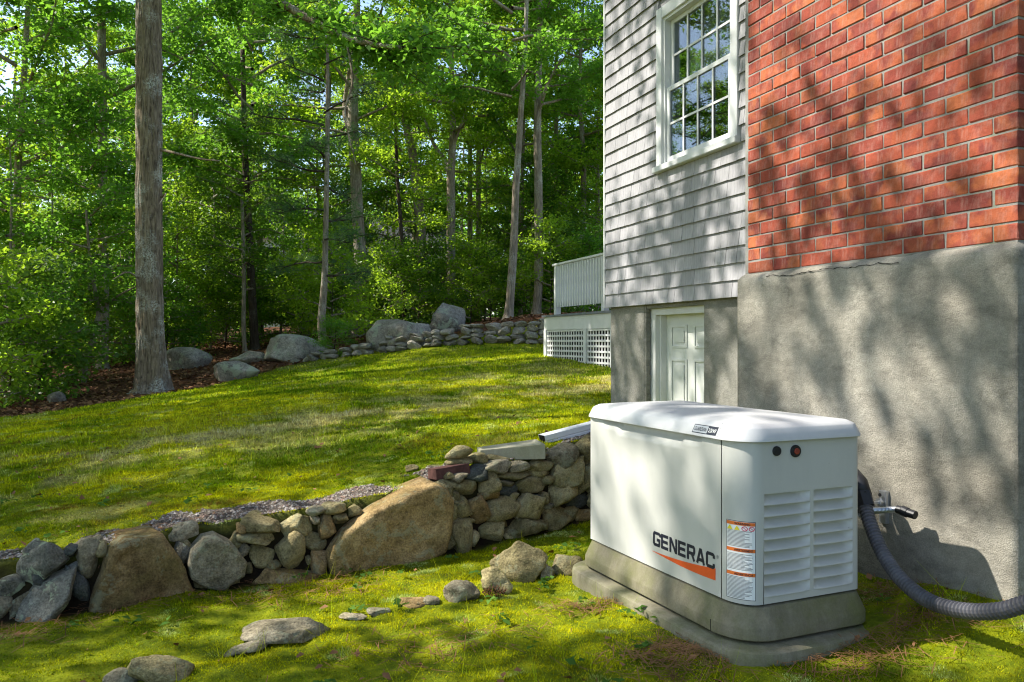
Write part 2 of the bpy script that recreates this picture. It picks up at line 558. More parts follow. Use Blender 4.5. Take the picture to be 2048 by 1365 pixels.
WALL_X = np.array([-3.2, -2.6, -2.15, -1.88, -1.55, -1.0, -0.34, 0.39, 0.9, 1.6, 2.6])
WALL_Z = np.array([3.25, 3.38, 3.44, 3.55, 3.83, 4.10, 4.41, 4.98, 5.30, 5.75, 6.3])
LOW = TPS([(.39, 4.98, -1.13), (-.34, 4.41, -1.17), (-1.55, 3.81, -1.2), (-1.88, 3.5, -1.2), (-2.1, 3.4, -1.2), (1.2, 3.0, -1.118), (.75, 2.75, -1.125), (1.35, 2.7, -1.095), (.33, 3.35, -1.125), (.62, 2.95, -1.12),
           (1.75, 2.55, -1.03), (1.80, 2.9, -.95), (1.60, 3.46, -1.015), (1.4, 4.3, -1.04), (0, 2.7, -1.14), (-1.0, 2.7, -1.17), (-.3, 3.5, -1.15),
           (-.6, 3.85, -1.19), (.3, 3.9, -1.15), (0, 0, -1.15), (3, 0, -.9), (-4, 2, -1.25), (1.3, 5, -1.06), (2.2, 6.0, -1.0), (-9, 2, -1.5), (-3.5, 3.3, -1.2), (0, -8, -1.2), (8, -4, -.8), (-30, -10, -2.2), (30, -20, -.9), (0, -40, -1.6)])
UP = TPS([(.39, 5.3, -.62), (-.3, 4.72, -.765), (-.62, 4.5, -.82), (-.95, 4.32, -.87), (-1.4, 4.1, -.905), (-1.8, 3.95, -.915), (-2.2, 3.75, -.955), (-1.2, 5.2, -.84), (-2.6, 5.0, -.93), (-3.5, 3.5, -1.16), (-6.5, 14.5, -.92), (-7, 11, -1.07),
          (-10.2, 20, -.68), (-4.0, 17, -.42), (-6.8, 21, -.3), (.56, 14.2, -.27), (1.45, 11.8, -.40), (.99, 8.0, -.63), (1.6, 6.4, -.62), (3, 8, -.6), (-3.7, 18, -.19),
          (.6, 17, -.02), (.6, 18.0, .42), (-1.8, 17.2, -.1), (-1.8, 18.3, .1), (-2.6, 19.4, .0), (-1.4, 20.5, .3), (4, 14, -.2), (3, 17, 0.1), (0, 30, .8), (-10, 30, .1), (10, 30, .9),
          (-25, 30, -.4), (0, 60, 1.8), (-40, 60, 0), (40, 60, 1.8), (-30, 10, -1.8), (-15, 5, -1.6), (-2, 9, -.66), (-4, 8, -.86), (20, 10, 0.0), (0, 95, 2.5), (-90, 60, 0), (90, 60, 2)])

def terrain(x, y, rough=True):
    x, y = np.asarray(x, float), np.asarray(y, float)
    X, Z = w2c(x, y)
    w = np.interp(X, WALL_X, WALL_Z)
    s = smooth01((Z - w - 0.07) / 0.12)
    r = np.hypot(X, Z)
    lo = LOW(X, Z)
    up = UP(X, Z)
    lo = lo + (up - lo) * smooth01((-2.25 - X) / .55)      # the terrace runs out past the wall's left end
    far = smooth01((r - 80) / 40)
    z = lo * (1 - s) + up * s
    z = z * (1 - far) + 2.2 * far * (Z > 0)
    if rough:
        z = z + (fbm(x * 2.1, y * 2.1) - 0.5) * 0.05 * np.minimum(1, r / 3) + (fbm(x * 6.5, y * 6.5, 2) - 0.5) * 0.03 + (fbm(x * 15, y * 15, 3) - 0.5) * 0.022
    return z + CAM_Z

def tz(x, y):
    return float(terrain(np.array([x]), np.array([y]))[0])

def hit(px, py):
    """where the sight line through a place of the photograph meets the ground"""
    Z = np.concatenate([np.arange(1.5, 12, 0.01), np.arange(12, 60, 0.05)])
    X = (px - 1024.0) / F * Z
    x, y = c2w(X, Z)
    d = CAM_Z + (682.5 - py) / F * Z - terrain(x, y)
    k = np.argmax(d < 0)
    return Vector((x[k], y[k], float(terrain(x[k:k + 1], y[k:k + 1])[0]))), float(Z[k])

def zones(x, y, full=False):
    """0..1 weights of woodland litter, dry grass, gravel"""
    X, Z = w2c(x, y)
    w = np.interp(X, WALL_X, WALL_Z)
    n = fbm(x * 0.8, y * 0.8)
    edge = np.interp(X, [-30, -7.0, -5.6, -4.0, -2.0, 0.5, 6, 40], [7.5, 11.3, 14.6, 17.2, 17.9, 17.6, 17.6, 30])
    litter = smooth01((Z - edge + (n - 0.5) * 2.0) / 0.5)
    band = np.exp(-((Z - (7.6 + 0.9 * (X + 1.5))) / 1.3) ** 2) * smooth01((X + 6) / 3) + 0.7 * np.exp(-((Z - (11.5 + 0.5 * X)) / 0.9) ** 2) * smooth01((X + 3) / 3)
    dry = np.clip(band, 0, 1) * smooth01((fbm(x * 2.3 + 40, y * 2.3) - 0.32) / 0.3)
    dry = np.maximum(dry, 0.5 * smooth01((fbm(x * 1.7 + 9, y * 1.7 + 5) - 0.58) / 0.15) * (Z > w + 0.3))
    gr = smooth01((Z - w - 0.17) / 0.05) * (1 - smooth01((Z - w - 0.31 + (fbm(x * 4, y * 4) - 0.5) * 0.9) / 0.08)) * (X < 1.2) * smooth01((X + 2.9) / .5)
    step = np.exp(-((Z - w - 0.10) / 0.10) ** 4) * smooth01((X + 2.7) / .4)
    litter = litter * (1 - gr)
    if full:
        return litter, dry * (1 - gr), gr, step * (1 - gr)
    return np.maximum(litter, step * .9 * (1 - gr)), dry * (1 - gr), gr

def grid_axis(c0, c1, lo, hi, fine, grow):
    a = list(np.arange(c0, c1, fine))
    st = fine
    p = c1
    while p < hi:
        a.append(p); st *= grow; p += st
    a.append(hi)
    st = fine; p = c0 - fine
    while p > lo:
        a.insert(0, p); st *= grow; p -= st
    a.insert(0, lo)
    return np.array(a)

gx = grid_axis(-3.2, 3.0, -400, 400, 0.034, 1.05)
gy = grid_axis(1.6, 6.8, -400, 600, 0.034, 1.05)
GX, GY = np.meshgrid(gx, gy)
GZ = terrain(GX, GY)
nx, ny = len(gx), len(gy)
gv = np.stack([GX.ravel(), GY.ravel(), GZ.ravel()], 1)
idx = np.arange(nx * ny).reshape(ny, nx)
gf = np.stack([idx[:-1, :-1].ravel(), idx[:-1, 1:].ravel(), idx[1:, 1:].ravel(), idx[1:, :-1].ravel()], 1)
gm = bpy.data.meshes.new('ground')
gm.vertices.add(len(gv)); gm.vertices.foreach_set('co', gv.astype(np.float32).ravel())
gm.loops.add(gf.size); gm.loops.foreach_set('vertex_index', gf.astype(np.int32).ravel())
gm.polygons.add(len(gf))
gm.polygons.foreach_set('loop_start', np.arange(len(gf), dtype=np.int32) * 4)
gm.polygons.foreach_set('loop_total', np.full(len(gf), 4, np.int32))
gm.update()
zl, zd, zg, zs = zones(GX.ravel(), GY.ravel(), True)
za = gm.attributes.new('zone', 'FLOAT_COLOR', 'POINT')
za.data.foreach_set('color', np.stack([zl, zd, zg, zs], 1).astype(np.float32).ravel())
link('ground', gm, 'ground_cover', smooth=True, kind='structure', label='mossy sloping yard running back into brown woodland floor', category='ground')

def R(z):
    return CAM_Z + z      # heights were measured from the eye level

# ================================================================ HOUSE
WX = 3.66                  # shingle face
HY1 = 7.23                 # far corner of the house
SILL = 0.33                # lowest shingle butt
house = thing('house', 'grey shingled house with red brick chimney and white window on the right', 'house', (WX, 4.0, R(-1.0)))
HO = house.location.copy()
def hp(b):                 # shift a builder into the house's local frame
    b.v = [(p[0] - HO.x, p[1] - HO.y, p[2] - HO.z) for p in b.v]
    return b

WIN = dict(y0=5.03, y1=6.20, z0=1.47, z1=2.90)       # outer casing
b = MB()   # sheathed wall with the window opening left open
X0, X1 = WX + 0.012, WX + 0.16
oy0, oy1, oz0, oz1 = WIN['y0'] + .09, WIN['y1'] - .09, WIN['z0'] + .09, WIN['z1'] - .09
b.box((X0, -3.0, R(SILL)), (X1, oy0, R(5.2)))
b.box((X0, oy1, R(SILL)), (X1, HY1 - .03, R(5.2)))
b.box((X0, oy0, R(SILL)), (X1, oy1, R(oz0)))
b.box((X0, oy0, R(oz1)), (X1, oy1, R(5.2)))
wall = hp(b).build('wall', 'grey_shingle', house)
b = MB()
b.box((X0 + .002, HY1 - .17, R(SILL)), (11.0, HY1 - .035, R(5.2)))
b.box((X0 + .002, -2.99, R(SILL)), (11.0, -2.85, R(5.2)))
b.box((10.86, -2.85, R(SILL)), (10.99, HY1 - .17, R(5.2)))
hp(b).build('wall', 'grey_shingle', house)
# roof
b = MB()
rz, rp, xm, ov = R(5.2), R(8.0), 7.33, 0.35
b.add([(WX - ov, -3.3, rz - .12), (xm, -3.3, rp), (11 + ov, -3.3, rz - .12), (WX - ov, HY1 + .2, rz - .12), (xm, HY1 + .2, rp), (11 + ov, HY1 + .2, rz - .12),
       (WX - ov, -3.3, rz - .26), (xm, -3.3, rp - .16), (11 + ov, -3.3, rz - .26), (WX - ov, HY1 + .2, rz - .26), (xm, HY1 + .2, rp - .16), (11 + ov, HY1 + .2, rz - .26)],
      [(0, 1, 4, 3), (1, 2, 5, 4), (6, 9, 10, 7), (7, 10, 11, 8), (0, 3, 9, 6), (2, 8, 11, 5), (0, 6, 7, 1), (1, 7, 8, 2), (3, 4, 10, 9), (4, 5, 11, 10)])
hp(b).build('roof', 'roof_shingle', house)
b = MB()
for yy in (-2.9, HY1 - .1):
    b.add([(WX + .05, yy, R(5.2)), (10.95, yy, R(5.2)), (xm, yy, rp - .2), (WX + .05, yy + .06, R(5.2)), (10.95, yy + .06, R(5.2)), (xm, yy + .06, rp - .2)],
          [(0, 1, 2), (3, 5, 4), (0, 3, 4, 1), (1, 4, 5, 2), (2, 5, 3, 0)])
hp(b).build('gable', 'grey_shingle', house)

# shingles, course by course
EXP = 0.127
sh_meshes = {}
def shingle_mesh(w, h=EXP):
    key = (round(w, 2), round(h, 3))
    if key not in sh_meshes:
        m = MB()
        w2, th, tt = w / 2 - .0016, .021, .001
        H = h + .03
        j = random.uniform(-.0015, .0015)
        m.add([(-th, -w2, j), (0.012, -w2, .012), (0.012, w2, .012), (-th, w2, -j), (-tt, -w2, H), (0.012, -w2, H), (0.012, w2, H), (-tt, w2, H)],
              [(0, 1, 2, 3), (4, 7, 6, 5), (0, 4, 5, 1), (1, 5, 6, 2), (2, 6, 7, 3), (3, 7, 4, 0)])
        me = bpy.data.meshes.new('shingle')
        me.from_pydata(m.v, [], m.f)
        me.materials.append(MATS['grey_shingle'])
        sh_meshes[key] = me
    return sh_meshes[key]
count = 0
rest = MB()
ncourse = 38
for k in range(ncourse):
    z = SILL + k * EXP
    y = HY1 - 0.012
    while y > 4.35:
        w = round(random.choice((.11, .13, .15, .17, .19, .21, .24)) + random.uniform(-.01, .01), 2)
        yc0, yc1 = max(y - w, 4.3), y
        y -= w
        if z + EXP * .6 > WIN['z0'] - .04 and z < WIN['z1'] - .02:
            if yc0 < WIN['y1'] and yc1 > WIN['y1']:
                yc0 = WIN['y1'] + .001
            elif yc1 > WIN['y0'] and yc0 < WIN['y0']:
                yc1 = WIN['y0'] - .001
            elif yc0 >= WIN['y0'] and yc1 <= WIN['y1']:
                continue
        if yc1 - yc0 < .03:
            continue
        yc, ww = (yc0 + yc1) / 2, yc1 - yc0
        X_, Z_ = w2c(WX, yc)
        seen = (682.5 - (z + .1) / Z_ * F) > -60 and yc1 > 4.95 and z < 3.6
        top = EXP
        loc = (WX - HO.x + random.uniform(-.0012, .0012), yc - HO.y, R(z) - HO.z + random.uniform(-.0008, .0008))
        if seen and count < 300:
            o = bpy.data.objects.new('shingle', shingle_mesh(ww))
            o.location = Vector(loc) - Vector((0, 0, 0))
            o.parent = wall
            COL.objects.link(o)
            count += 1
        else:
            me = shingle_mesh(ww)
            rest.add([(v.co.x + loc[0], v.co.y + loc[1], v.co.z + loc[2]) for v in me.vertices], [tuple(p.vertices) for p in me.polygons])
rest.build('shingle_field', 'grey_shingle', wall, kind='stuff')
b = MB().box((WX - .022, HY1 - .012, R(SILL)), (WX + .09, HY1 + .012, R(5.1)))
hp(b).build('corner_board', 'white_paint', house)

# window
win = thing('window', '', '', (0, 0, 0))
for k in ('label', 'category'):
    del win[k]
win.parent = house
W0y, W1y, W0z, W1z = WIN['y0'], WIN['y1'], WIN['z0'], WIN['z1']
cx0, cx1 = WX - .032, WX + .05
b = MB()
b.box((cx0, W1y - .09, R(W0z + .05)), (cx1, W1y, R(W1z)))
b.box((cx0, W0y, R(W0z + .05)), (cx1, W0y + .09, R(W1z)))
b.box((cx0, W0y + .09, R(W1z - .10)), (cx1, W1y - .09, R(W1z)))
hp(b).build('casing', 'trim_vinyl', win, bevel=.003)
b = MB().box((WX - .065, W0y - .02, R(W0z)), (WX + .05, W1y + .02, R(W0z + .05)))
hp(b).build('sill', 'trim_vinyl', win, bevel=.004)
b = MB()   # jamb stops behind the casing
sy0, sy1, sz0, sz1 = W0y + .09, W1y - .09, W0z + .05, W1z - .10
for (ya, yb, za_, zb_) in ((sy0, sy0 + .025, sz0, sz1), (sy1 - .025, sy1, sz0, sz1), (sy0 + .025, sy1 - .025, sz1 - .025, sz1), (sy0 + .025, sy1 - .025, sz0, sz0 + .02)):
    b.box((WX - .012, ya, R(za_)), (WX + .14, yb, R(zb_)))
hp(b).build('jamb', 'trim_vinyl', win)
zm = 2.165
def sash(xf, z0, z1, open_grid):
    y0, y1 = sy0 + .027, sy1 - .027
    st = .045
    s = MB()
    s.box((xf, y0, R(z0)), (xf + .035, y0 + st, R(z1)))
    s.box((xf, y1 - st, R(z0)), (xf + .035, y1, R(z1)))
    s.box((xf + .001, y0 + st, R(z0)), (xf + .034, y1 - st, R(z0 + st)))
    s.box((xf + .001, y0 + st, R(z1 - st * .8)), (xf + .034, y1 - st, R(z1)))
    so = hp(s).build('sash', 'trim_vinyl', win)
    g = MB().box((xf + .012, y0 + st, R(z0 + st)), (xf + .016, y1 - st, R(z1 - st * .8)))
    hp(g).build('pane', 'window_glass', win)
    gy0, gy1, gz0, gz1 = y0 + st, y1 - st, z0 + st, z1 - st * .8
    for k in (1, 2, 3):
        yy = gy0 + (gy1 - gy0) * k / 4
        hp(MB().box((xf + .004, yy - .009, R(gz0)), (xf + .011, yy + .009, R(gz1)))).build('muntin', 'trim_vinyl', win)
    zz = (gz0 + gz1) / 2
    hp(MB().box((xf + .0045, gy0, R(zz - .009)), (xf + .0105, gy1, R(zz + .009)))).build('muntin', 'trim_vinyl', win)
sash(WX + .045, zm - .02, sz1 - .026, True)
sash(WX + .005, sz0 + .022, zm + .022, False)
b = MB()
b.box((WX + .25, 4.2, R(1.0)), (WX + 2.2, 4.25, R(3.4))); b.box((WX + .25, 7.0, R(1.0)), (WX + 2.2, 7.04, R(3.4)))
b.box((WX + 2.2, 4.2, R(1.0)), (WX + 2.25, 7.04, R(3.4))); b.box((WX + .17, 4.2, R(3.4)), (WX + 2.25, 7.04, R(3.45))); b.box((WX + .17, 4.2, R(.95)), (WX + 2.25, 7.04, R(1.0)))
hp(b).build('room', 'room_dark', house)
b = MB()
for k in range(26):     # gathered curtain behind the upper sash
    ya, yb = sy0 + .01 + k * .036, sy0 + .01 + (k + 1) * .036
    dx = .018 * (k % 2)
    b.add([(WX + .19 + dx, ya, R(2.1)), (WX + .19 + .018 - dx, yb, R(2.1)), (WX + .19 + .018 - dx, yb, R(2.85)), (WX + .19 + dx, ya, R(2.85))], [(0, 1, 2, 3)])
hp(b).build('curtain', 'curtain', win)

# foundation with the basement door
b = MB()
FX = 3.70
b.box((FX, 6.527, R(-1.5)), (FX + .25, HY1 - .03, R(SILL + .03)))
b.box((FX, -3.0, R(-1.5)), (FX + .25, 5.566, R(SILL + .03)))
b.box((FX + .01, 5.566, R(.295)), (FX + .25, 6.527, R(SILL + .03)))
b.box((FX + .25, HY1 - .3, R(-1.5)), (10.98, HY1 - .04, R(SILL + .03)))
fo = hp(b).build('foundation', 'foundation_concrete', house)
rr = MB()
for k in range(22):   # ragged mortar at the door reveal
    z = -.62 + k * .044
    rr.box((FX + .004, 6.505 + random.uniform(-.006, .004), R(z)), (FX + .045 + random.uniform(-.01, .012), 6.53, R(z + .042)))
hp(rr).build('reveal', 'foundation_concrete', house)
door = MB()
dx = 3.86
door.box((dx, 5.60, R(-.80)), (dx + .04, 6.405, R(.235)))
dob = hp(door).build('door', 'door_paint', house)
pm = MB()
for (ya, yb) in ((5.70, 5.95), (6.06, 6.32)):
    for (z0, z1) in ((-.06, .14), (-.58, -.16)):
        for (a0, a1, c0, c1) in ((ya, yb, z0, z0 + .018), (ya, yb, z1 - .018, z1), (ya, ya + .018, z0 + .018, z1 - .018), (yb - .018, yb, z0 + .018, z1 - .018)):
            pm.box((dx - .010, a0, R(c0)), (dx - .0005, a1, R(c1)))
        q = MB().box((dx - .008, ya + .045, R(z0 + .045)), (dx - .0005, yb - .045, R(z1 - .045)))
        hp(q).build('raised_panel', 'door_paint', dob, bevel=.003)
hp(pm).build('moulding', 'door_paint', dob)
b = MB()
b.box((3.757, 6.43, R(-.85)), (3.80, 6.535, R(.30)))
b.box((3.80, 6.405, R(-.85)), (3.90, 6.50, R(.30)))
b.box((3.757, 5.55, R(-.85)), (3.90, 5.60, R(.30)))
b.box((3.758, 5.60, R(.235)), (3.90, 6.43, R(.299)))
hp(b).build('door_casing', 'white_paint', house)

# chimney: stucco base, mortar core, bricks
chim = thing('chimney', '', '', (0, 0, 0))
for k in ('label', 'category'):
    del chim[k]
chim.parent = house
BX, BY0, BY1, BZ0 = 2.74, 2.115, 3.735, .365
core = MB().box((BX + .0045, BY0 + .0045, R(BZ0 - .02)), (WX - .02, BY1 - .007, R(9.3)))
hp(core).build('mortar', 'mortar', chim)
# stucco base as a gently uneven skin
def stucco_base():
    s = MB()
    x0, y0, y1, zt = 2.710, 2.092, 3.752, .335
    ys = np.linspace(y1, y0, 60)
    zs = np.linspace(-1.45, zt, 54)
    o = []
    for z in zs:
        ring = [(3.69, y1, z)]
        for y in ys:
            ring.append((x0, y, z))
        for x in np.linspace(x0, 3.69, 30)[1:]:
            ring.append((x, y0, z))
        o.append(ring)
    rings = []
    for r in o:
        rr_ = []
        for (x, y, z) in r:
            d = (mnoise.fractal(Vector((x * 1.3, y * 1.3, z * 1.3)), 1, 2, 3)) * .007
            if abs(x - x0) < 1e-6 and y0 + .001 < y < y1 - .001:
                x += d
            elif abs(y - y0) < 1e-6 and x > x0 + .001:
                y += d
            rr_.append((x, y, R(z)))
        rings.append(rr_)
    # rounded arris and sloped wash up to the brick
    last = rings[-1]
    def inset(r, f, dz, n=0.0):
        out = []
        for i, (x, y, z) in enumerate(r):
            tx, ty = max(x, BX + .012), min(max(y, BY0 + .012), BY1 - .012)
            j = mnoise.noise(Vector((x * 9, y * 9, 3.0))) * n
            out.append((x + (tx - x) * f, y + (ty - y) * f, z + dz + j))
        return out
    rings += [inset(last, .12, .006), inset(last, .4, .018, .004), inset(last, 1.0, BZ0 - zt + .004, .008)]
    n = len(rings[0])
    off = 0
    for r in rings:
        s.v += r
    for k in range(len(rings) - 1):
        for i in range(n - 1):
            s.f.append((k * n + i, k * n + i + 1, (k + 1) * n + i + 1, (k + 1) * n + i))
    s.v = [(p[0] - HO.x, p[1] - HO.y, p[2] - HO.z) for p in s.v]
    return s.build('stucco_base', 'chimney_stucco', chim, smooth=True)
stucco_base()
ck = MB()   # the long crack below the brick
yy, zz = 3.50, .338
pts = []
while yy > 2.62:
    pts.append((2.713 + random.uniform(-.002, .002), yy, R(zz)))
    yy -= random.uniform(.012, .03)
    zz += random.uniform(-.006, .006) + (.333 - zz) * .15
for i in range(len(pts) - 1):
    a, c = pts[i], pts[i + 1]
    w = random.uniform(.0008, .0022)
    ck.add([(a[0] - .006, a[1], a[2] - w), (c[0] - .006, c[1], c[2] - w), (c[0] - .005, c[1], c[2] + w), (a[0] - .005, a[1], a[2] + w)], [(0, 1, 2, 3)])
hp(ck).build('crack', 'gap_black', chim)

CH, BL, BH, MJ = .0677, .2040, .0592, .0085
def brick_mesh(L, D, H, seed):
    rnd = random.Random(seed)
    bm = bmesh.new()
    bmesh.ops.create_cube(bm, size=1.0)
    bmesh.ops.scale(bm, vec=(D, L, H), verts=bm.verts)
    bmesh.ops.bevel(bm, geom=list(bm.edges), offset=.0032, segments=1, affect='EDGES')
    for v in bm.verts:
        v.co += Vector((rnd.uniform(-1, 1) * .0016, rnd.uniform(-1, 1) * .0026, rnd.uniform(-1, 1) * .0020))
    me = bpy.data.meshes.new('brick')
    bm.to_mesh(me); bm.free()
    me.materials.append(MATS['brick_clay'])
    return me
stretch = [brick_mesh(BL, .10, BH, i) for i in range(5)]
heads = [brick_mesh(.096, .10, BH, 20 + i) for i in range(4)]
sides = [brick_mesh(.10, BL, BH, 40 + i) for i in range(4)]
nb = 0
brick_rest = MB()
def put_brick(me, x, y, z, single):
    global nb
    loc = (x + random.uniform(-.0015, .0015) - HO.x, y - HO.y, z - HO.z)
    if single and nb < 300:
        o = bpy.data.objects.new('brick', me)
        o.location = loc
        o.rotation_euler = (random.uniform(-.006, .006), 0, random.uniform(-.006, .006))
        o.parent = chim
        COL.objects.link(o)
        nb += 1
    else:
        brick_rest.add([(v.co.x + loc[0], v.co.y + loc[1], v.co.z + loc[2]) for v in me.vertices], [tuple(p.vertices) for p in me.polygons])
PIT = BL + MJ
for k in range(130):
    zc = R(BZ0 + .006 + k * CH + BH / 2)
    if zc > R(9.2):
        break
    single = k < 26
    odd = k % 2
    # face, counted from the near corner
    y = BY0
    first = True
    while y < BY1 - .02:
        L = (.096 if odd == 0 else BL) if first else BL
        if y + L > BY1 + .03:
            L = .096
        me = random.choice(stretch if L == BL else heads)
        if y + L <= BY1 + .035:
            put_brick(me, BX + .05, y + L / 2, zc, single)
        y += L + MJ
        first = False
    # near side
    x = BX + (.10 + MJ if True else 0)
    first = True
    while x < WX - .12:
        if odd == 0 and first:
            put_brick(random.choice(sides), x + BL / 2, BY0 + .05, zc, single and x < 3.0)
            x += PIT
        elif first:
            put_brick(random.choice(heads), x + .05, BY0 + .05, zc, single and x < 3.0)
            x += .10 + MJ
        else:
            put_brick(random.choice(sides), x + BL / 2, BY0 + .05, zc, False)
            x += PIT
        first = False
brick_rest.build('brickwork', 'brick_clay', chim, kind='stuff')

# ================================================================ DECK
DX, DY0, DY1 = 5.44, 7.4, 13.15
deck = thing('deck', 'raised white deck with balusters and lattice skirt behind the house', 'deck', (DX, 10.5, R(-.4)))
DO = deck.location.copy()
def dp(b_):
    b_.v = [(p[0] - DO.x, p[1] - DO.y, p[2] - DO.z) for p in b_.v]
    return b_
FZ = .45
dp(MB().box((DX - .03, DY0, R(FZ - .035)), (11.5, DY1 + .04, R(FZ)))).build('floor', 'deck_grey', deck)
b = MB().box((DX, DY0, R(FZ - .26)), (DX + .04, DY1, R(FZ - .037)))
b.box((DX + .04, DY1 - .04, R(FZ - .26)), (11.5, DY1, R(FZ - .037)))
dp(b).build('fascia', 'white_paint', deck)
for yy in (13.09, 11.47, 10.55, 9.2, 7.9):
    dp(MB().box((DX - .012, yy - .05, R(-.75)), (DX + .08, yy + .05, R(FZ - .262)))).build('post', 'white_paint', deck, bevel=.004)
def lattice(y0, y1, z0, z1):
    s = MB()
    y = y0
    while y < y1:
        s.box((DX + .02, y, R(z0)), (DX + .028, y + .034, R(z1)))
        y += .098
    z = z0
    while z < z1:
        s.box((DX + .0105, y0, R(z)), (DX + .0185, y1, R(z + .030)))
        z += .084
    dp(s).build('lattice', 'white_paint', deck, kind='stuff')
for (y0, y1) in ((11.53, 13.03), (10.61, 11.41), (9.26, 10.49), (7.96, 9.14)):
    lattice(y0, y1, -.60, FZ - .262)
dp(MB().box((DX + .05, DY0, R(-.9)), (DX + .08, DY1 - .05, R(FZ - .27)))).build('shade_backing', 'gap_black', deck)  # black sheet stands in for the shade under the deck
RY1 = 12.86
dp(MB().box((DX + .05, DY0, R(1.30)), (DX + .19, RY1 + .05, R(1.335)))).build('top_rail', 'white_paint', deck, bevel=.004)
dp(MB().box((DX + .085, DY0, R(1.215)), (DX + .125, RY1, R(1.298)))).build('sub_rail', 'white_paint', deck)
dp(MB().box((DX + .085, DY0, R(.60)), (DX + .125, RY1, R(.66)))).build('bottom_rail', 'white_paint', deck)
for yy in (RY1 - .04, 11.0, 9.1, 7.5):
    dp(MB().box((DX + .07, yy - .045, R(FZ + .001)), (DX + .16, yy + .045, R(1.299)))).build('rail_post', 'white_paint', deck)
y = RY1 - .13
bal = MB().box((-.019, -.019, -.345), (.019, .019, .36))
bme = bpy.data.meshes.new('baluster'); bme.from_pydata(bal.v, [], bal.f); bme.materials.append(MATS['white_paint'])
while y > DY0 + .1:
    o = bpy.data.objects.new('baluster', bme)
    o.location = (DX + .063 - DO.x, y - DO.y, R(.92) - DO.z)
    o.parent = deck
    COL.objects.link(o)
    y -= .098

# ================================================================ GENERATOR
# its own frame: a = across (towards the house), b = along (away from the viewer); turned 3.6 degrees from the house
GROT = math.radians(3.6)
GA, GB = 2.18, 2.83
gloc = Vector((GA * math.cos(GROT) - GB * math.sin(GROT), GA * math.sin(GROT) + GB * math.cos(GROT), R(-1.07)))
gen = thing('generator', 'white standby generator with louvred end and GENERAC lettering on its side', 'generator', gloc, GROT)
def gp(b_):
    b_.v = [(p[0] - GA, p[1] - GB, p[2] + 1.07) for p in b_.v]      # z given from eye level
    return b_

def outline(a0, a1, b0, b1, r, n=10):
    """rounded plan, counter clockwise; r = radii of (a0b0, a1b0, a1b1, a0b1) corners as (ra, rb)"""
    pts = []
    for (ca, cb, sa_, sb, (ra, rb), ang) in ((a0, b0, 1, 1, r[0], 180), (a1, b0, -1, 1, r[1], 270), (a1, b1, -1, -1, r[2], 0), (a0, b1, 1, -1, r[3], 90)):
        for k in range(n + 1):
            t = math.radians(ang + 90 * k / n)
            pts.append((ca + sa_ * ra + ra * math.cos(t), cb + sb * rb + rb * math.sin(t)))
    return pts
CR = ((.085, .12), (.03, .03), (.03, .03), (.03, .03))
A0, A1, B0, B1 = 1.900, 2.462, 2.277, 3.392
ZB, ZT = -.945, -.352

def ring(off, z, r=CR, box=(A0, A1, B0, B1), mult=1.0):
    rr_ = [(max(.012, x + off * mult), max(.012, y + off * mult)) for (x, y) in r]
    return [(a, c, z) for (a, c) in outline(box[0] - off, box[1] + off, box[2] - off, box[3] + off, rr_)]

# pad
def sharpen(o, deg):
    o.data.set_sharp_from_angle(angle=math.radians(deg))
    return o
PR = ((.14, .14), (.10, .10), (.10, .10), (.10, .10))
PB = (1.865, 2.505, 2.235, 3.455)
s = MB()
s.loft([ring(.058, -1.24, PR, PB), ring(.0555, -1.112, PR, PB), ring(.055, -1.098, PR, PB), ring(.052, -1.088, PR, PB), ring(.044, -1.083, PR, PB), ring(.036, -1.0815, PR, PB), ring(-.02, -1.0765, PR, PB)])
sharpen(gp(s).build('pad', 'pad_composite', gen, smooth=True), 32)
# skirt: lower vertical band, sloped shoulder, dark shadow gaps above and below
SR = ((.115, .13), (.055, .055), (.055, .055), (.055, .055))
SB = (A0, A1, B0, B1)
s = MB().loft([ring(.006, -1.077, SR, SB), ring(.006, -1.064, SR, SB)])
gp(s).build('shadow_gap', 'gap_black', gen)
s = MB().loft([ring(.034, -1.066, SR, SB), ring(.038, -1.062, SR, SB), ring(.038, -1.024, SR, SB), ring(.036, -1.019, SR, SB), ring(.006, -.954, SR, SB), ring(-.005, -.951, SR, SB)])
sharpen(gp(s).build('skirt', 'skirt_plastic', gen, smooth=True), 22)
s = MB().loft([ring(-.012, -.952), ring(-.012, -.93)])
gp(s).build('shadow_gap', 'gap_black', gen)
sk = MB()     # joint line of the skirt
for (a_, z0, z1) in ((1.8612, -1.063, -1.022),):
    sk.box((a_, 2.412, z0), (a_ + .004, 2.4145, z1))
gp(sk).build('skirt_joint', 'gap_black', gen)

# end cap with rounded corners: loft of everything except the louvre field, built as wall panels
SEAM = B0 + .122
cap_outline = [p for p in outline(A0, A1, B0, B1, CR, 14)]
def arc_pt(t, off=0.0):
    """corner between the long side (t=0) and the end face (t=1)"""
    th = math.radians(180 + 90 * t)
    ra, rb = CR[0]
    a, c = A0 + ra + ra * math.cos(th), B0 + rb + rb * math.sin(th)
    na, nb_ = math.cos(th) / ra, math.sin(th) / rb
    L = math.hypot(na, nb_)
    return a + na / L * off, c + nb_ / L * off
cap = MB()
prof = [arc_pt(k / 14) for k in range(15)]
LV = dict(a0=1.991, a1=2.207, a2=2.224, a3=2.418, zt=-.550, n=9, p=.0412)
zlv0 = LV['zt'] - LV['n'] * LV['p']
def strip(path, z0, z1, nz=1):
    vs, fs = [], []
    m = len(path)
    for k in range(nz + 1):
        z = z0 + (z1 - z0) * k / nz
        vs += [(p[0], p[1], z) for p in path]
    for k in range(nz):
        for i in range(m - 1):
            fs.append((k * m + i, k * m + i + 1, (k + 1) * m + i + 1, (k + 1) * m + i))
    return vs, fs
cap.add(*strip(prof + [(LV['a0'], B0)], ZB, ZT, 1))
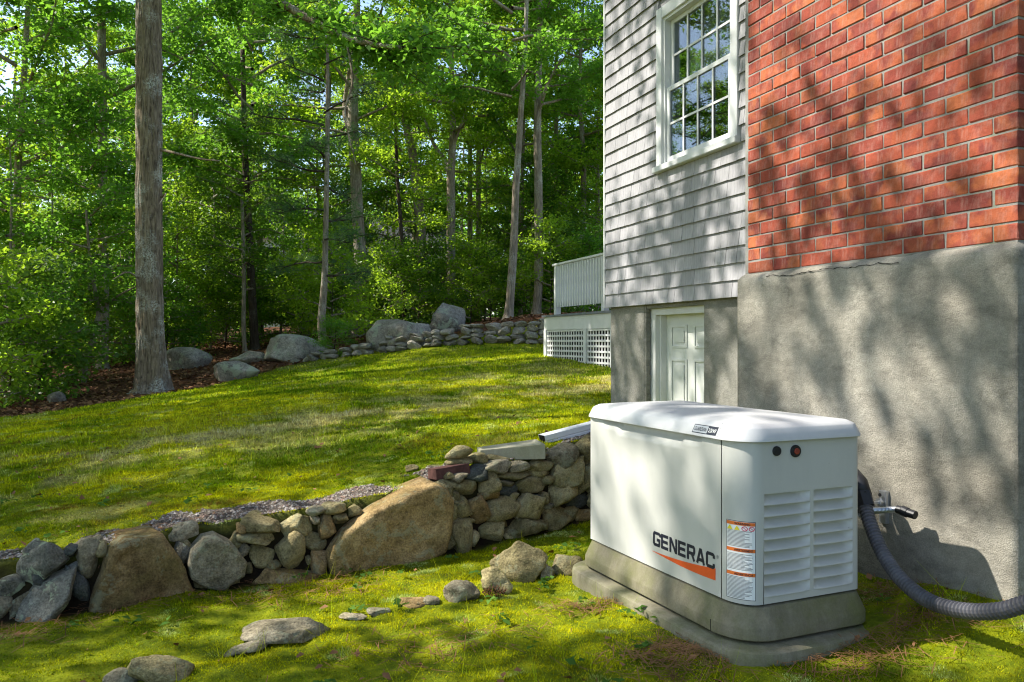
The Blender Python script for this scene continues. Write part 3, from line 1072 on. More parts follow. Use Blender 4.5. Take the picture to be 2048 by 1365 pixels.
right = [(LV['a3'], B0)] + [(A1 - .03 + .03 * math.cos(math.radians(270 + 90 * k / 6)), B0 + .03 + .03 * math.sin(math.radians(270 + 90 * k / 6))) for k in range(7)] + [(A1, SEAM)]
cap.add(*strip(right, ZB, ZT, 1))
cap.add(*strip([(LV['a0'], B0), (LV['a3'], B0)], ZB, zlv0, 1))
cap.add(*strip([(LV['a0'], B0), (LV['a3'], B0)], LV['zt'], ZT, 1))
cap.add(*strip([(LV['a1'], B0), (LV['a2'], B0)], zlv0, LV['zt'], 1))
bm = bmesh.new()
capme = bpy.data.meshes.new('end_panel')
gp(cap)
capme.from_pydata(cap.v, [], cap.f)
bm.from_mesh(capme)
bmesh.ops.remove_doubles(bm, verts=bm.verts, dist=.0004)
bmesh.ops.recalc_face_normals(bm, faces=bm.faces)
bm.to_mesh(capme); bm.free()
endp = link('end_panel', capme, 'cabinet_paint', gen, smooth=True)
mod = endp.modifiers.new('edge', 'EDGE_SPLIT'); mod.split_angle = math.radians(25)
# louvres, each a scooped blade
for (la, lb) in ((LV['a0'], LV['a1']), (LV['a2'], LV['a3'])):
    for k in range(LV['n']):
        zt_ = LV['zt'] - k * LV['p']
        zb_ = zt_ - LV['p']
        m = MB()
        prof2 = [(0.0, .0), (.0, .026), (.10, .027), (.38, .022), (.60, .013), (.78, .004), (.90, -.0035), (.97, -.0055), (1.0, -.004)]
        na = 10
        vs, fs = [], []
        for (t, d) in prof2:
            for i in range(na + 1):
                u = i / na
                side = smooth01(np.array(min(u, 1 - u) / .16)).item()
                vs.append((la + (lb - la) * u, B0 + d * side + .0002, zt_ + (zb_ - zt_) * t))
        for r_ in range(len(prof2) - 1):
            for i in range(na):
                fs.append((r_ * (na + 1) + i, (r_ + 1) * (na + 1) + i, (r_ + 1) * (na + 1) + i + 1, r_ * (na + 1) + i + 1))
        m.add(vs, fs)
        gp(m).build('louver', 'cabinet_paint', gen, smooth=True)
# long side panel with the scooped top under the lid, slightly bowed
m = MB()
nb_, nz_ = 44, 30
bb0, bb1 = SEAM + .003, B1 - .018
vs, fs = [], []
for j in range(nz_ + 1):
    tz_ = j / nz_
    z = ZB + (ZT - ZB) * (tz_ if tz_ < .8 else .8 + (tz_ - .8))
    for i in range(nb_ + 1):
        u = i / nb_
        bcur = bb0 + (bb1 - bb0) * u
        arch = ZT - .060 * max(0, math.sin(math.pi * min(1, max(0, (u - .03) / .94)))) ** .9
        inn = smooth01(np.array((z - arch) / .006)).item() * .030 * min(1, 6 * min(u, 1 - u))
        vs.append((A0 - .004 * math.sin(math.pi * u) + inn, bcur, z))
for j in range(nz_):
    for i in range(nb_):
        fs.append((j * (nb_ + 1) + i, (j + 1) * (nb_ + 1) + i, (j + 1) * (nb_ + 1) + i + 1, j * (nb_ + 1) + i + 1))
o_ = len(vs)
vs += [(A0 + .02, bb0, ZB), (A0 + .02, bb0, ZT), (A0 + .02, bb1, ZB), (A0 + .02, bb1, ZT)]
fs += [(0, o_, o_ + 2, nb_), (0, nz_ * (nb_ + 1), o_ + 1, o_), (nb_, o_ + 2, o_ + 3, nz_ * (nb_ + 1) + nb_)]
m.add(vs, fs)
gp(m).build('side_panel', 'cabinet_paint', gen, smooth=True)
# far end and house side
m = MB()
m.add(*strip([(A1, SEAM + .003)] + [(A1 - .03 + .03 * math.cos(math.radians(90 * k / 6)), B1 - .03 + .03 * math.sin(math.radians(90 * k / 6))) for k in range(7)] +
             [(A0 + .03 + .03 * math.cos(math.radians(90 + 90 * k / 6)), B1 - .03 + .03 * math.sin(math.radians(90 + 90 * k / 6))) for k in range(7)] + [(A0, B1 - .0165)], ZB, ZT))
gp(m).build('rear_panel', 'cabinet_paint', gen, smooth=True)
m = MB().loft([ring(-.034, -.94), ring(-.034, -.36)])
gp(m).build('dark_core', 'gap_black', gen)  # black box paints the dark interior behind the panels, no real frame

# lid: overhanging, sloped sides, crowned top
LR = ((.10, .12), (.05, .05), (.05, .05), (.05, .05))
LB = (A0, A1, B0, B1)
def lring(off, z, crown=0.0):
    return ring(off, z, LR, LB)
m = MB().loft([lring(-.02, -.345), lring(.016, -.362), lring(.019, -.360), lring(.018, -.352), lring(.000, -.318), lring(-.005, -.3125), lring(-.030, -.3015), lring(-.036, -.3000),
               lring(-.10, -.292), lring(-.17, -.286), lring(-.24, -.283)])
lid = sharpen(gp(m).build('lid', 'lid_paint', gen, smooth=True), 26)
m = MB()
m.add([(A0 - .0185, SEAM - .001, -.353), (A0 - .0185, SEAM + .001, -.353), (A0 - .0015, SEAM + .004, -.3185), (A0 - .0015, SEAM + .002, -.3185)], [(0, 1, 2, 3)])
m.add([(A0 - .0015, SEAM + .002, -.3185), (A0 - .0015, SEAM + .004, -.3185), (A0 + .0225, SEAM + .022, -.3030), (A0 + .0225, SEAM + .02, -.3030)], [(0, 1, 2, 3)])
gp(m).build('lid_joint', 'label_grey', lid)

# indicator and breaker button
def disc(a, z, r, d0, d1, mat, name, parent=gen, n=28):
    m = MB()
    m.loft([[(a + rr_ * math.cos(2 * math.pi * k / n), B0 - dd, z + rr_ * math.sin(2 * math.pi * k / n)) for k in range(n)] for (rr_, dd) in ((r, -.01), (r, d0), (r * .93, d1), (r * .7, d1 + .0005))])
    return gp(m).build(name, mat, parent, smooth=False)
disc(2.047, -.397, .0175, .006, .009, 'black_plastic', 'plug')
rg = disc(2.135, -.402, .0225, .006, .009, 'black_plastic', 'indicator_bezel')
disc(2.135, -.402, .0120, .0100, .0125, 'lens_red', 'lens', rg)

# lettering: flat print a fraction of a millimetre proud of the panel
def text_mesh(body, size, bold=0.0, sx=1.0):
    cu = bpy.data.curves.new('lettering', 'FONT')
    cu.body = body
    cu.size = size
    cu.offset = bold
    cu.resolution_u = 4
    ob = bpy.data.objects.new('lettering', cu)
    COL.objects.link(ob)
    dg = bpy.context.evaluated_depsgraph_get()
    me = bpy.data.meshes.new_from_object(ob.evaluated_get(dg))
    bpy.data.objects.remove(ob)
    bpy.data.curves.remove(cu)
    P = np.array([v.co[:2] for v in me.vertices])
    P[:, 0] *= sx
    mn, mx_ = P.min(0), P.max(0)
    F_ = [tuple(p.vertices) for p in me.polygons]
    bpy.data.meshes.remove(me)
    return P - mn, mx_ - mn, F_

def side_a(bv):
    u = (bv - bb0) / (bb1 - bb0)
    return A0 - .004 * math.sin(math.pi * min(1, max(0, u)))
def stroke_letters(word, width, height):
    """squarish wide capitals drawn as merged strokes: returns list of polygons in 0..width, 0..height"""
    T = .205
    glyph = {
        'G': [[(.98, .70), (.98, .84), (.84, 1 - T / 2 + .0), (.20, 1 - T / 2), (.115, .80), (.115, .20), (.20, T / 2), (.84, T / 2), (.885, .16), (.885, .46), (.52, .46)]],
        'E': [[(.96, 1 - T / 2), (.11, 1 - T / 2), (.11, T / 2), (.96, T / 2)], [(.11, .5), (.90, .5)]],
        'N': [[(.11, 0), (.11, 1)], [(.89, 0), (.89, 1)], [(.16, .95), (.84, .05)]],
        'R': [[(.11, 0), (.11, 1 - T / 2), (.80, 1 - T / 2), (.88, .82), (.88, .58), (.80, .46), (.11, .46)], [(.58, .42), (.90, 0)]],
        'A': [[(.09, 0), (.45, 1 - T / 2), (.55, 1 - T / 2), (.91, 0)], [(.24, .27), (.76, .27)]],
        'C': [[(.90, .66), (.90, .82), (.80, 1 - T / 2), (.20, 1 - T / 2), (.115, .80), (.115, .20), (.20, T / 2), (.80, T / 2), (.90, .18), (.90, .34)]],
    }
    adv = width / len(word)
    lw = adv * .88
    out = []
    for i, ch in enumerate(word):
        for pl in glyph[ch]:
            pts = [Vector((x * lw, y * height)) for (x, y) in pl]
            h = T * height * .52
            L, Rr = [], []
            for k, p in enumerate(pts):
                d0 = (p - pts[k - 1]).normalized() if k else (pts[1] - p).normalized()
                d1 = (pts[k + 1] - p).normalized() if k < len(pts) - 1 else d0
                n0, n1 = Vector((-d0.y, d0.x)), Vector((-d1.y, d1.x))
                nn = (n0 + n1).normalized()
                hh = h / max(.5, nn.dot(n0))
                L.append(p + nn * hh); Rr.append(p - nn * hh)
            for k in range(len(pts) - 1):
                out.append([(q.x + i * adv, q.y) for q in (L[k], Rr[k], Rr[k + 1], L[k + 1])])
    return out
m = MB()
bl, br, zb0, zh = 2.838, 2.430, -.851, .060
lay = 0
for q in stroke_letters('GENERAC', bl - br, zh):
    lay = (lay + 1) % 7
    m.add([(side_a(bl - x) - .0008 - lay * .00006, bl - x, zb0 + y) for (x, y) in q], [(0, 1, 2, 3)])
P, sz_, Fs = text_mesh('®', .016)
m.add([(side_a(2.425) - .0010, 2.426 - p[0], -.805 + p[1]) for p in P], Fs)
gp(m).build('lettering', 'ink_navy', gen)
m = MB()      # orange swoosh below the name
n = 24
vs, fs = [], []
for k in range(n + 1):
    t = k / n
    bv = 2.846 + (2.432 - 2.846) * t
    zt_ = -.876 + .031 * t ** 1.9
    zl_ = -.877 - .020 * math.sin(math.pi * min(1, t * .62)) + .006 * t
    vs += [(side_a(bv) - .0008, bv, zt_), (side_a(bv) - .0008, bv, zl_)]
for k in range(n):
    fs.append((2 * k, 2 * k + 1, 2 * k + 3, 2 * k + 2))
m.add(vs, fs)
gp(m).build('swoosh', 'ink_orange', gen)

# badge on the lid's sloped side
def lid_pt(bv, t, off):
    """t 0 bottom .. 1 top of the sloped lid side"""
    return (A0 - .018 + .018 * t - .9 * off, bv, -.352 + .034 * t + .45 * off)
def badge_quad(m, b0_, b1_, t0, t1, off):
    m.add([lid_pt(b0_, t0, off), lid_pt(b1_, t0, off), lid_pt(b1_, t1, off), lid_pt(b0_, t1, off)], [(0, 1, 2, 3)])
m = MB(); badge_quad(m, 2.555, 2.412, .06, .97, .0008)
bdg = gp(m).build('badge', 'ink_navy', lid)
m = MB(); badge_quad(m, 2.551, 2.467, .14, .89, .0014)
gp(m).build('badge_field', 'badge_silver', bdg)
for (txt, b0_, wid, mat) in (('GUARDIAN', 2.546, .072, 'ink_navy'), ('22kW', 2.462, .046, 'label_white')):
    P, sz_, Fs = text_mesh(txt, .05, .0005)
    m = MB()
    m.add([lid_pt(b0_ - p[0] / sz_[0] * wid, .30 + .42 * p[1] / sz_[1], .0019) for p in P], Fs)
    gp(m).build('lettering', mat, bdg)

# warning label wrapped round the corner
T0, T1 = .13, .80
def lab(t, z, off):
    a_, c_ = arc_pt(T0 + (T1 - T0) * t, off)
    return (a_, c_, z)
def lab_patch(m, t0, t1, z0, z1, off, nn=8):
    for k in range(nn):
        ta, tb = t0 + (t1 - t0) * k / nn, t0 + (t1 - t0) * (k + 1) / nn
        m.add([lab(ta, z0, off), lab(tb, z0, off), lab(tb, z1, off), lab(ta, z1, off)], [(0, 1, 2, 3)])
LZ0, LZ1 = -.930, -.648
m = MB(); lab_patch(m, 0, 1, LZ0, LZ1, .0006)
lb = gp(m).build('warning_label', 'ink_navy', gen)
m = MB(); lab_patch(m, .018, .982, LZ0 + .002, LZ1 - .002, .0010)
gp(m).build('label_sheet', 'label_white', lb)
heads_ = ((LZ1 - .003, 'WARNING'), (LZ1 - .098, 'AVERTISSEMENT'), (LZ1 - .184, 'ADVERTENCIA'))
for (zt_, w_) in heads_:
    m = MB()
    lab_patch(m, .02, .98, zt_ - .0125, zt_, .0014)
    gp(m).build('label_header', 'label_orange', lb)
for (zt_, w_) in heads_:
    m = MB()
    P, sz_, Fs = text_mesh(w_, .01, .0002)
    wid = min(.62, .075 * len(w_))
    m.add([lab(.28 + p[0] / sz_[0] * wid, zt_ - .0105 + p[1] / sz_[1] * .0085, .0020) for p in P], Fs)
    gp(m).build('lettering', 'ink_navy', lb)
m = MB()      # small print
zz = LZ1 - .036
while zz > LZ0 + .006:
    if not any(zt_ - .017 < zz < zt_ + .006 for (zt_, _) in heads_):
        lab_patch(m, .04, random.choice((.78, .84, .9, .62, .86)), zz - .0010, zz + .0010, .0015, 5)
    zz -= .0046
gp(m).build('small_print', 'label_grey', lb, kind='stuff')
for (tc, mat, kind) in ((.13, 'label_yellow', 3), (.37, 'label_yellow', 3), (.62, 'label_red', 0), (.86, 'label_red', 0)):
    m = MB()
    zc_ = LZ1 - .0255
    if kind == 3:
        m.add([lab(tc - .10, zc_ - .008, .0016), lab(tc + .10, zc_ - .008, .0016), lab(tc, zc_ + .009, .0016)], [(0, 1, 2)])
    else:
        vs, fs = [], []
        n = 18
        for k in range(n):
            th = 2 * math.pi * k / n
            for rr_ in (1.0, .72):
                vs.append(lab(tc + .105 * rr_ * math.cos(th), zc_ + .0088 * rr_ * math.sin(th), .0016))
        for k in range(n):
            j = (k + 1) % n
            fs.append((2 * k, 2 * j, 2 * j + 1, 2 * k + 1))
        m.add(vs, fs)
        m.add([lab(tc - .085, zc_ + .0055, .0018), lab(tc - .065, zc_ + .007, .0018), lab(tc + .085, zc_ - .0055, .0018), lab(tc + .065, zc_ - .007, .0018)], [(0, 1, 2, 3)])
    gp(m).build('hazard_sign', mat, lb)

# ================================================================ CONDUITS on the house side of the generator
def bez(pts, n=120):
    """Catmull-Rom through points"""
    P_ = [Vector(p) for p in pts]
    P_ = [P_[0] * 2 - P_[1]] + P_ + [P_[-1] * 2 - P_[-2]]
    out = []
    seg = len(P_) - 3
    for i in range(seg):
        p0, p1, p2, p3 = P_[i:i + 4]
        for k in range(n // seg):
            t = k / (n // seg)
            out.append(.5 * ((2 * p1) + (p2 - p0) * t + (2 * p0 - 5 * p1 + 4 * p2 - p3) * t * t + (3 * p1 - p0 - 3 * p2 + p3) * t ** 3))
    out.append(P_[-2])
    return out
def ribbed(pts, r, pitch, name, mat, parent=None, depth=.12, **kw):
    path = bez(pts, 160)
    L = [0]
    for i in range(1, len(path)):
        L.append(L[-1] + (path[i] - path[i - 1]).length)
    N = int(L[-1] / (pitch / 4))
    q, rad = [], []
    for k in range(N + 1):
        s_ = L[-1] * k / N
        i = max(1, int(np.searchsorted(L, s_)))
        i = min(i, len(path) - 1)
        f = (s_ - L[i - 1]) / max(1e-9, L[i] - L[i - 1])
        q.append(path[i - 1].lerp(path[i], f))
        rad.append(r * (1 + depth * (.5 if k % 4 in (0, 1) else -.5)))
    m_ = MB().tube(q, rad, 14)
    return m_.build(name, mat, parent, smooth=False, **kw)
h0 = at(1729, 1000, 3.42)
hose_t = thing('conduit_hose', 'thick grey black ribbed conduit drooping from the generator to the right edge', 'conduit', at(1900, 1205, 2.95))
def rel(pts, o): return [p - o.location for p in pts]
hose_pts = [at(1716, 968, 3.40), at(1727, 1000, 3.36), at(1741, 1050, 3.28), at(1768, 1112, 3.16), at(1808, 1165, 3.02), at(1862, 1204, 2.88), at(1930, 1222, 2.74), at(2000, 1222, 2.62), at(2060, 1206, 2.54), at(2140, 1195, 2.42), at(2260, 1215, 2.3)]
ribbed(rel(hose_pts, hose_t), .0255, .0155, 'ribbed_tube', 'conduit_black', hose_t, .2)
m = MB().tube(rel([at(1706, 945, 3.44), at(1718, 965, 3.40), at(1726, 992, 3.365)], hose_t), [.026, .035, .036], 16)
m.build('cuff', 'black_plastic', hose_t, smooth=True)
m = MB().tube(rel([at(1723, 985, 3.372), at(1731, 1013, 3.345)], hose_t), [.040, .040], 6)
m.build('lock_nut', 'black_plastic', hose_t)
fl = thing('flexible_conduit', 'short thin ribbed metal conduit with black end fitting by the wall bracket', 'conduit', at(1790, 1022, 3.31))
ribbed(rel([at(1716, 1032, 3.44), at(1738, 1023, 3.42), at(1765, 1021, 3.36), at(1795, 1019, 3.30)], fl), .0125, .0065, 'ribbed_tube', 'galvanised', fl, .16)
m = MB().tube(rel([at(1794, 1019, 3.30), at(1803, 1021, 3.285), at(1804, 1021, 3.284), at(1815, 1026, 3.265), at(1816, 1026, 3.263), at(1831, 1031, 3.235)], fl), [.017, .017, .021, .021, .018, .0175], 14)
m.build('end_fitting', 'black_plastic', fl)
br = thing('wall_bracket', 'small galvanised strut bracket fixed to the stucco behind the generator', 'bracket', (2.69, 2.80, R(-.72)))
bx = br.location
def bp(b_):
    b_.v = [(p[0] - bx.x, p[1] - bx.y, p[2] - bx.z) for p in b_.v]; return b_
by = 2.705
bp(MB().box((2.694, by - .020, R(-.785)), (2.715, by + .020, R(-.645)))).build('strut', 'galvanised', br, bevel=.002)
m = MB()
m.box((2.48, by - .006, R(-.700)), (2.684, by + .006, R(-.688)))
bp(m).build('rod', 'galvanised', br)
bp(MB().tube([(2.672, by, R(-.694)), (2.683, by, R(-.694))], .019, 6)).build('nut', 'galvanised', br)
bp(MB().tube([(2.679, by, R(-.662)), (2.683, by, R(-.662))], .008, 8)).build('bolt', 'black_plastic', br)
bp(MB().tube([(2.55, by + .02, R(-.715)), (2.60, by + .014, R(-.722)), (2.66, by + .01, R(-.728))], [.019, .021, .018], 12)).build('pipe_stub', 'conduit_black', br, smooth=True)

# ================================================================ STONES
def rock_mesh(seed, dims, sub=3, facets=9, rough=.10, block=0.0):
    rnd = random.Random(seed)
    bm = bmesh.new()
    bmesh.ops.create_icosphere(bm, subdivisions=sub, radius=1.0)
    planes = []
    for k in range(facets):
        d = Vector((rnd.gauss(0, 1), rnd.gauss(0, 1), rnd.gauss(0, 1))).normalized()
        planes.append((d, rnd.uniform(.58, .84)))
    off = Vector((rnd.uniform(0, 90), rnd.uniform(0, 90), rnd.uniform(0, 90)))
    for v in bm.verts:
        p = v.co.copy()
        if block:
            q = Vector([math.copysign(abs(c) ** (1 - block), c) for c in p])
            p = q
        for d, h in planes:
            e = p.dot(d) - h
            if e > 0:
                p -= d * e * .95
        p += v.co * (mnoise.fractal(p * 1.4 + off, .9, 2.0, 4) * rough)
        p += v.co * (mnoise.fractal(p * 6 + off, .8, 2.0, 3) * rough * .28)
        v.co = Vector((p.x * dims[0] / 2 * 1.12, p.y * dims[1] / 2 * 1.12, p.z * dims[2] / 2 * 1.12))
    me = bpy.data.meshes.new('stone')
    bm.to_mesh(me); bm.free()
    return me

swall = thing('stone_wall', 'low dry-laid fieldstone retaining wall crossing the yard left of the generator', 'stone wall', tuple(at(600, 1130, 4.15)))
SWO = swall.location.copy()
def wall_frame(px):
    """depth of the wall face seen at px, its tangent angle and metres per pixel along it"""
    t = (px - 1024.0) / F
    Z = np.arange(2.8, 6.5, .005)
    w = np.interp(t * Z, WALL_X, WALL_Z)
    k = int(np.argmax(Z > w))
    Zf = float(Z[k]); Xf = t * Zf
    e = .18
    d = Vector((2 * e, float(np.interp(Xf + e, WALL_X, WALL_Z) - np.interp(Xf - e, WALL_X, WALL_Z)))).normalized()
    dpx = F * (d.x * Zf - Xf * d.y) / Zf ** 2
    return Zf, d, 1.0 / dpx
STONES = []
def slab_mesh(seed, poly, dep, rough=.012):
    """a stone with a broad uneven face: outline poly (x, z) in metres round its middle"""
    rnd = random.Random(seed)
    off = Vector((rnd.uniform(0, 50), rnd.uniform(0, 50), rnd.uniform(0, 50)))
    P_ = [Vector(p) for p in poly]
    def radius(th):
        d = Vector((math.cos(th), math.sin(th)))
        best = .01
        for i in range(len(P_)):
            a, c = P_[i], P_[(i + 1) % len(P_)]
            e = c - a
            den = d.x * e.y - d.y * e.x
            if abs(den) < 1e-9:
                continue
            t = (a.x * e.y - a.y * e.x) / den
            u_ = (a.x * d.y - a.y * d.x) / den
            if t > 0 and -1e-6 <= u_ <= 1 + 1e-6:
                best = max(best, t)
        return best
    bm = bmesh.new()
    bmesh.ops.create_icosphere(bm, subdivisions=5, radius=1.0)
    for v in bm.verts:
        x, y, z = v.co
        rho = math.hypot(x, z)
        th = math.atan2(z, x)
        n0 = mnoise.noise(Vector((math.cos(th) * 2.2, math.sin(th) * 2.2, 0)) + off)
        r = radius(th) * min(1.0, (rho / .86) ** .92) * (1 + .03 * n0)
        f = max(0.0, 1 - max(0.0, (rho - .72) / .28) ** 2.2) ** .5
        px_, pz_ = r * math.cos(th), r * math.sin(th)
        q = Vector((px_, y * .1, pz_))
        nn = mnoise.fractal(q * 5 + off, .9, 2.0, 5) * rough * 1.6 + mnoise.fractal(q * 26 + off, .8, 2.0, 3) * rough * .45
        v.co = Vector((px_, math.copysign(dep / 2 * f, y) + (-nn if y < 0 else 0) - (.02 * pz_ if y < 0 else 0), pz_))
    me = bpy.data.meshes.new('stone')
    bm.to_mesh(me); bm.free()
    return me
SLABS = {}
def slab(lst, ox, oy, sc, mat):
    xs, ys = [p[0] for p in lst], [p[1] for p in lst]
    cx, cy = (min(xs) + max(xs)) / 2, (min(ys) + max(ys)) / 2
    SLABS[len(STONES)] = [((p[0] - cx) / sc, -(p[1] - cy) / sc) for p in lst]
    STONES.append((ox + cx / sc, oy + cy / sc, (max(xs) - min(xs)) / sc, (max(ys) - min(ys)) / sc, 0, mat))
def zA(lst, ox, oy, sc):
    for (cx, cy, w, h, rot, mat) in lst:
        STONES.append((ox + cx / sc, oy + cy / sc, w / sc, h / sc, rot, mat))
f_, b_, g_, l_, d_ = 'fieldstone', 'brown_stone', 'grey_stone', 'lichen_stone', 'slate_stone'
slab([(445, 1010), (500, 820), (560, 680), (600, 570), (680, 530), (880, 520), (930, 600), (1000, 730), (1050, 850), (1050, 905), (930, 965), (650, 1020)], 0, 880, 2.814, b_)
slab([(1045, 650), (1060, 590), (1130, 520), (1200, 512), (1290, 570), (1368, 680), (1350, 750), (1240, 818), (1150, 795), (1055, 730)], 0, 880, 2.814, g_)
slab([(155, 900), (170, 1010), (230, 1095), (330, 1105), (600, 1065), (870, 955), (908, 830), (922, 640), (880, 555), (800, 518), (640, 565), (400, 668), (250, 775)], 600, 800, 3.1016, b_)
zA([(250, 700, 250, 190, 38, l_), (185, 615, 120, 95, 10, l_), (300, 850, 430, 190, 48, l_), (105, 950, 230, 105, 48, g_), (400, 620, 90, 80, 0, d_), (490, 640, 150, 215, -8, g_),
    (1005, 525, 190, 115, 8, g_), (1005, 655, 95, 165, -5, l_), (1110, 815, 155, 120, -20, f_), (1480, 475, 220, 118, -5, f_),
    (1670, 475, 175, 135, 5, f_), (1440, 555, 190, 72, -5, f_), (1470, 645, 145, 122, 0, f_), (1615, 615, 160, 200, -6, f_), (1745, 565, 155, 110, 5, f_), (1795, 690, 115, 180, 5, b_),
    (1722, 672, 65, 95, -10, f_), (1590, 780, 350, 160, 3, b_), (1395, 722, 60, 70, 0, f_), (1368, 620, 85, 75, 0, g_), (1355, 497, 60, 50, 0, b_), (1832, 475, 110, 135, -5, b_),
    (1775, 403, 110, 46, 2, g_), (1885, 383, 130, 70, 10, f_), (1912, 440, 82, 66, 0, f_), (60, 830, 160, 110, 20, l_), (20, 920, 120, 120, 30, g_), (1772, 450, 60, 52, 0, g_),
    (1300, 770, 110, 90, 0, f_), (1550, 700, 90, 60, 0, b_), (1660, 530, 60, 40, 0, f_), (1240, 860, 140, 70, 0, b_), (400, 940, 110, 110, 0, f_), (1180, 875, 210, 80, 0, b_), (1340, 835, 170, 110, 0, b_), (60, 1010, 160, 90, 20, g_), (440, 830, 110, 240, 25, d_), (560, 600, 90, 90, 0, f_), (1045, 590, 80, 90, 0, f_), (1330, 560, 90, 90, 0, f_), (230, 790, 120, 90, 0, d_), (1640, 845, 180, 60, 0, b_)], 0, 880, 2.814)
zA([(330, 685, 80, 72, 20, f_), (925, 525, 165, 64, -8, f_), (1015, 545, 170, 86, 0, f_), (1165, 510, 140, 118, 15, f_), (1265, 517, 105, 50, -4, g_),
    (1267, 562, 118, 66, 6, d_), (1145, 585, 122, 64, 4, b_), (940, 615, 55, 90, 0, f_), (990, 665, 118, 172, 0, f_), (1090, 670, 102, 168, 0, b_), (1225, 660, 188, 142, 0, f_),
    (1410, 535, 182, 102, 0, f_), (1315, 472, 192, 52, 0, f_), (1220, 415, 158, 82, 0, g_), (1345, 415, 108, 66, 0, g_), (1465, 405, 142, 72, 4, f_), (1480, 450, 122, 70, 6, f_),
    (1645, 430, 208, 150, 18, f_), (1605, 357, 158, 112, 22, g_), (1470, 337, 116, 54, -4, g_), (1522, 495, 80, 82, 0, f_), (1600, 575, 142, 156, -8, f_), (1410, 655, 196, 156, 0, f_),
    (1500, 605, 78, 72, 0, f_), (1742, 490, 160, 156, 18, f_), (1748, 305, 140, 132, 25, f_), (1772, 380, 84, 84, 0, f_), (990, 845, 172, 192, 0, f_), (1165, 805, 162, 152, -6, f_),
    (1235, 755, 58, 62, 0, b_), (1355, 785, 232, 128, 0, f_), (1560, 730, 150, 146, -10, f_), (1330, 707, 62, 46, 0, g_), (1525, 662, 52, 42, 0, g_), (1710, 615, 122, 92, 0, d_),
    (1795, 610, 80, 80, 0, f_), (1765, 720, 120, 118, 0, b_), (980, 480, 108, 50, 0, g_), (1100, 457, 148, 88, 10, d_), (905, 470, 64, 50, 5, f_), (1310, 600, 46, 56, 0, f_),
    (1030, 745, 60, 50, 0, f_), (1440, 600, 50, 40, 0, d_), (1670, 690, 110, 100, 0, f_), (1850, 520, 170, 150, 10, f_), (1850, 380, 150, 130, 10, f_), (1850, 650, 160, 120, 0, f_), (1960, 480, 160, 150, 0, f_),
    (915, 690, 90, 170, 0, f_), (905, 590, 80, 110, 0, f_), (915, 850, 80, 130, 0, f_), (1050, 870, 90, 110, 0, f_), (1265, 840, 90, 90, 0, f_), (1450, 770, 90, 100, 0, f_), (985, 332, 138, 84, -5, f_), (985, 377, 125, 50, 0, f_), (1095, 362, 112, 62, 0, f_), (1225, 362, 145, 46, -3, f_)], 600, 800, 3.1016)
for i, (px, py, w, h, rot, mat) in enumerate(STONES):
    Zf, d, mpp = wall_frame(px)
    base_y = 682.5 + 1.17 / Zf * F
    back = max(0, base_y - py) / F * Zf * .14          # the face leans back a little
    big = w > 150
    loose = i >= len(STONES) - 4
    Zc_ = Zf + (.05 if big else .045) + back + random.uniform(-.012, .012) + (.10 if loose else 0)
    p = at(px, py, Zc_ + .06)
    k = (Zc_ + .06) / Zf
    gs = 1.0 if w > 150 else 1.10
    ww, hh = w * mpp * k * gs, h / F * (Zc_ + .06) * gs
    dep = .34 if big else min(.30, max(.13, .5 * (ww + hh) * random.uniform(.9, 1.3)))
    me = rock_mesh(500 + i, (ww, dep, hh), 4 if w > 60 else 3, 10 if not big else 12, .09 if not big else .08, .26 if not big else .30)
    if i in SLABS:
        me = slab_mesh(700 + i, [(p_[0] * mpp * k, p_[1] / F * (Zc_ + .06)) for p_ in SLABS[i]], .30)
    tx, ty = c2w(d.x, d.y)
    o = link('stone', me, mat, swall, True, p - SWO, (0, -math.radians(rot), math.atan2(ty, tx)))

# rocks set in the moss and boulders on the lawn
def rock(label, px, pbase, w, h, mat, seed, dep=None, group=None, name='rock', sink=.45, rot=0.0, block=.1, facets=9, cat='rock', lift=0.0, rough=.11):
    g, Z = hit(px, pbase)
    ww, hh = w / F * Z, h / F * Z
    dp_ = dep if dep else ww * .8
    hh = max(.35 * hh, hh - .6 * dp_ * (CAM_Z - g.z) / Z)
    me = rock_mesh(seed, (ww, dp_, hh * (1 + sink)), 4, facets, rough, block)
    x, y = c2w((px - 1024) / F * (Z + dp_ * .42), Z + dp_ * .42)
    o = link(name, me, mat, None, True, (x, y, g.z + hh * (.5 - sink / 2) + lift), (0, -math.radians(rot), -YAW))
    o['label'] = label; o['category'] = cat
    if group:
        o['group'] = group
    return o
rock('rounded tan boulder between the stone wall and the generator pad', 1040, 1165, 118, 82, 'fieldstone', 11, rot=-8, facets=12)
rock('low tan rock tucked under the left of the rounded boulder', 990, 1186, 68, 50, 'fieldstone', 12)
rock('small purplish rock beside the right of the rounded boulder', 1094, 1160, 34, 30, 'grey_stone', 13)
rock('tan rock against the left end of the generator pad', 1134, 1152, 62, 50, 'fieldstone', 14, rot=20)
rock('round grey rock in the moss left of the pine cone', 925, 1204, 70, 42, 'grey_stone', 15)
rock('flat weathered plank-like stone in the moss', 830, 1216, 62, 22, 'brown_stone', 16, block=.3)
rock('small grey stone touching the flat plank-like stone', 862, 1209, 40, 18, 'grey_stone', 17)
rock('low grey stone right of the flat ledge rock', 755, 1232, 46, 18, 'grey_stone', 18)
rock('small low grey stone next to the flat ledge rock', 706, 1242, 52, 16, 'grey_stone', 19)
rock('wide flat grey ledge rock breaking through the moss', 580, 1288, 172, 56, 'grey_stone', 20, dep=.22, rot=6, block=.2)
rock('narrow grey tail of rock at the left of the ledge', 492, 1312, 82, 30, 'grey_stone', 21, rot=12)
rock('angular tan rock in the bottom left foreground', 322, 1366, 110, 66, 'fieldstone', 22, block=.25, rot=-5)
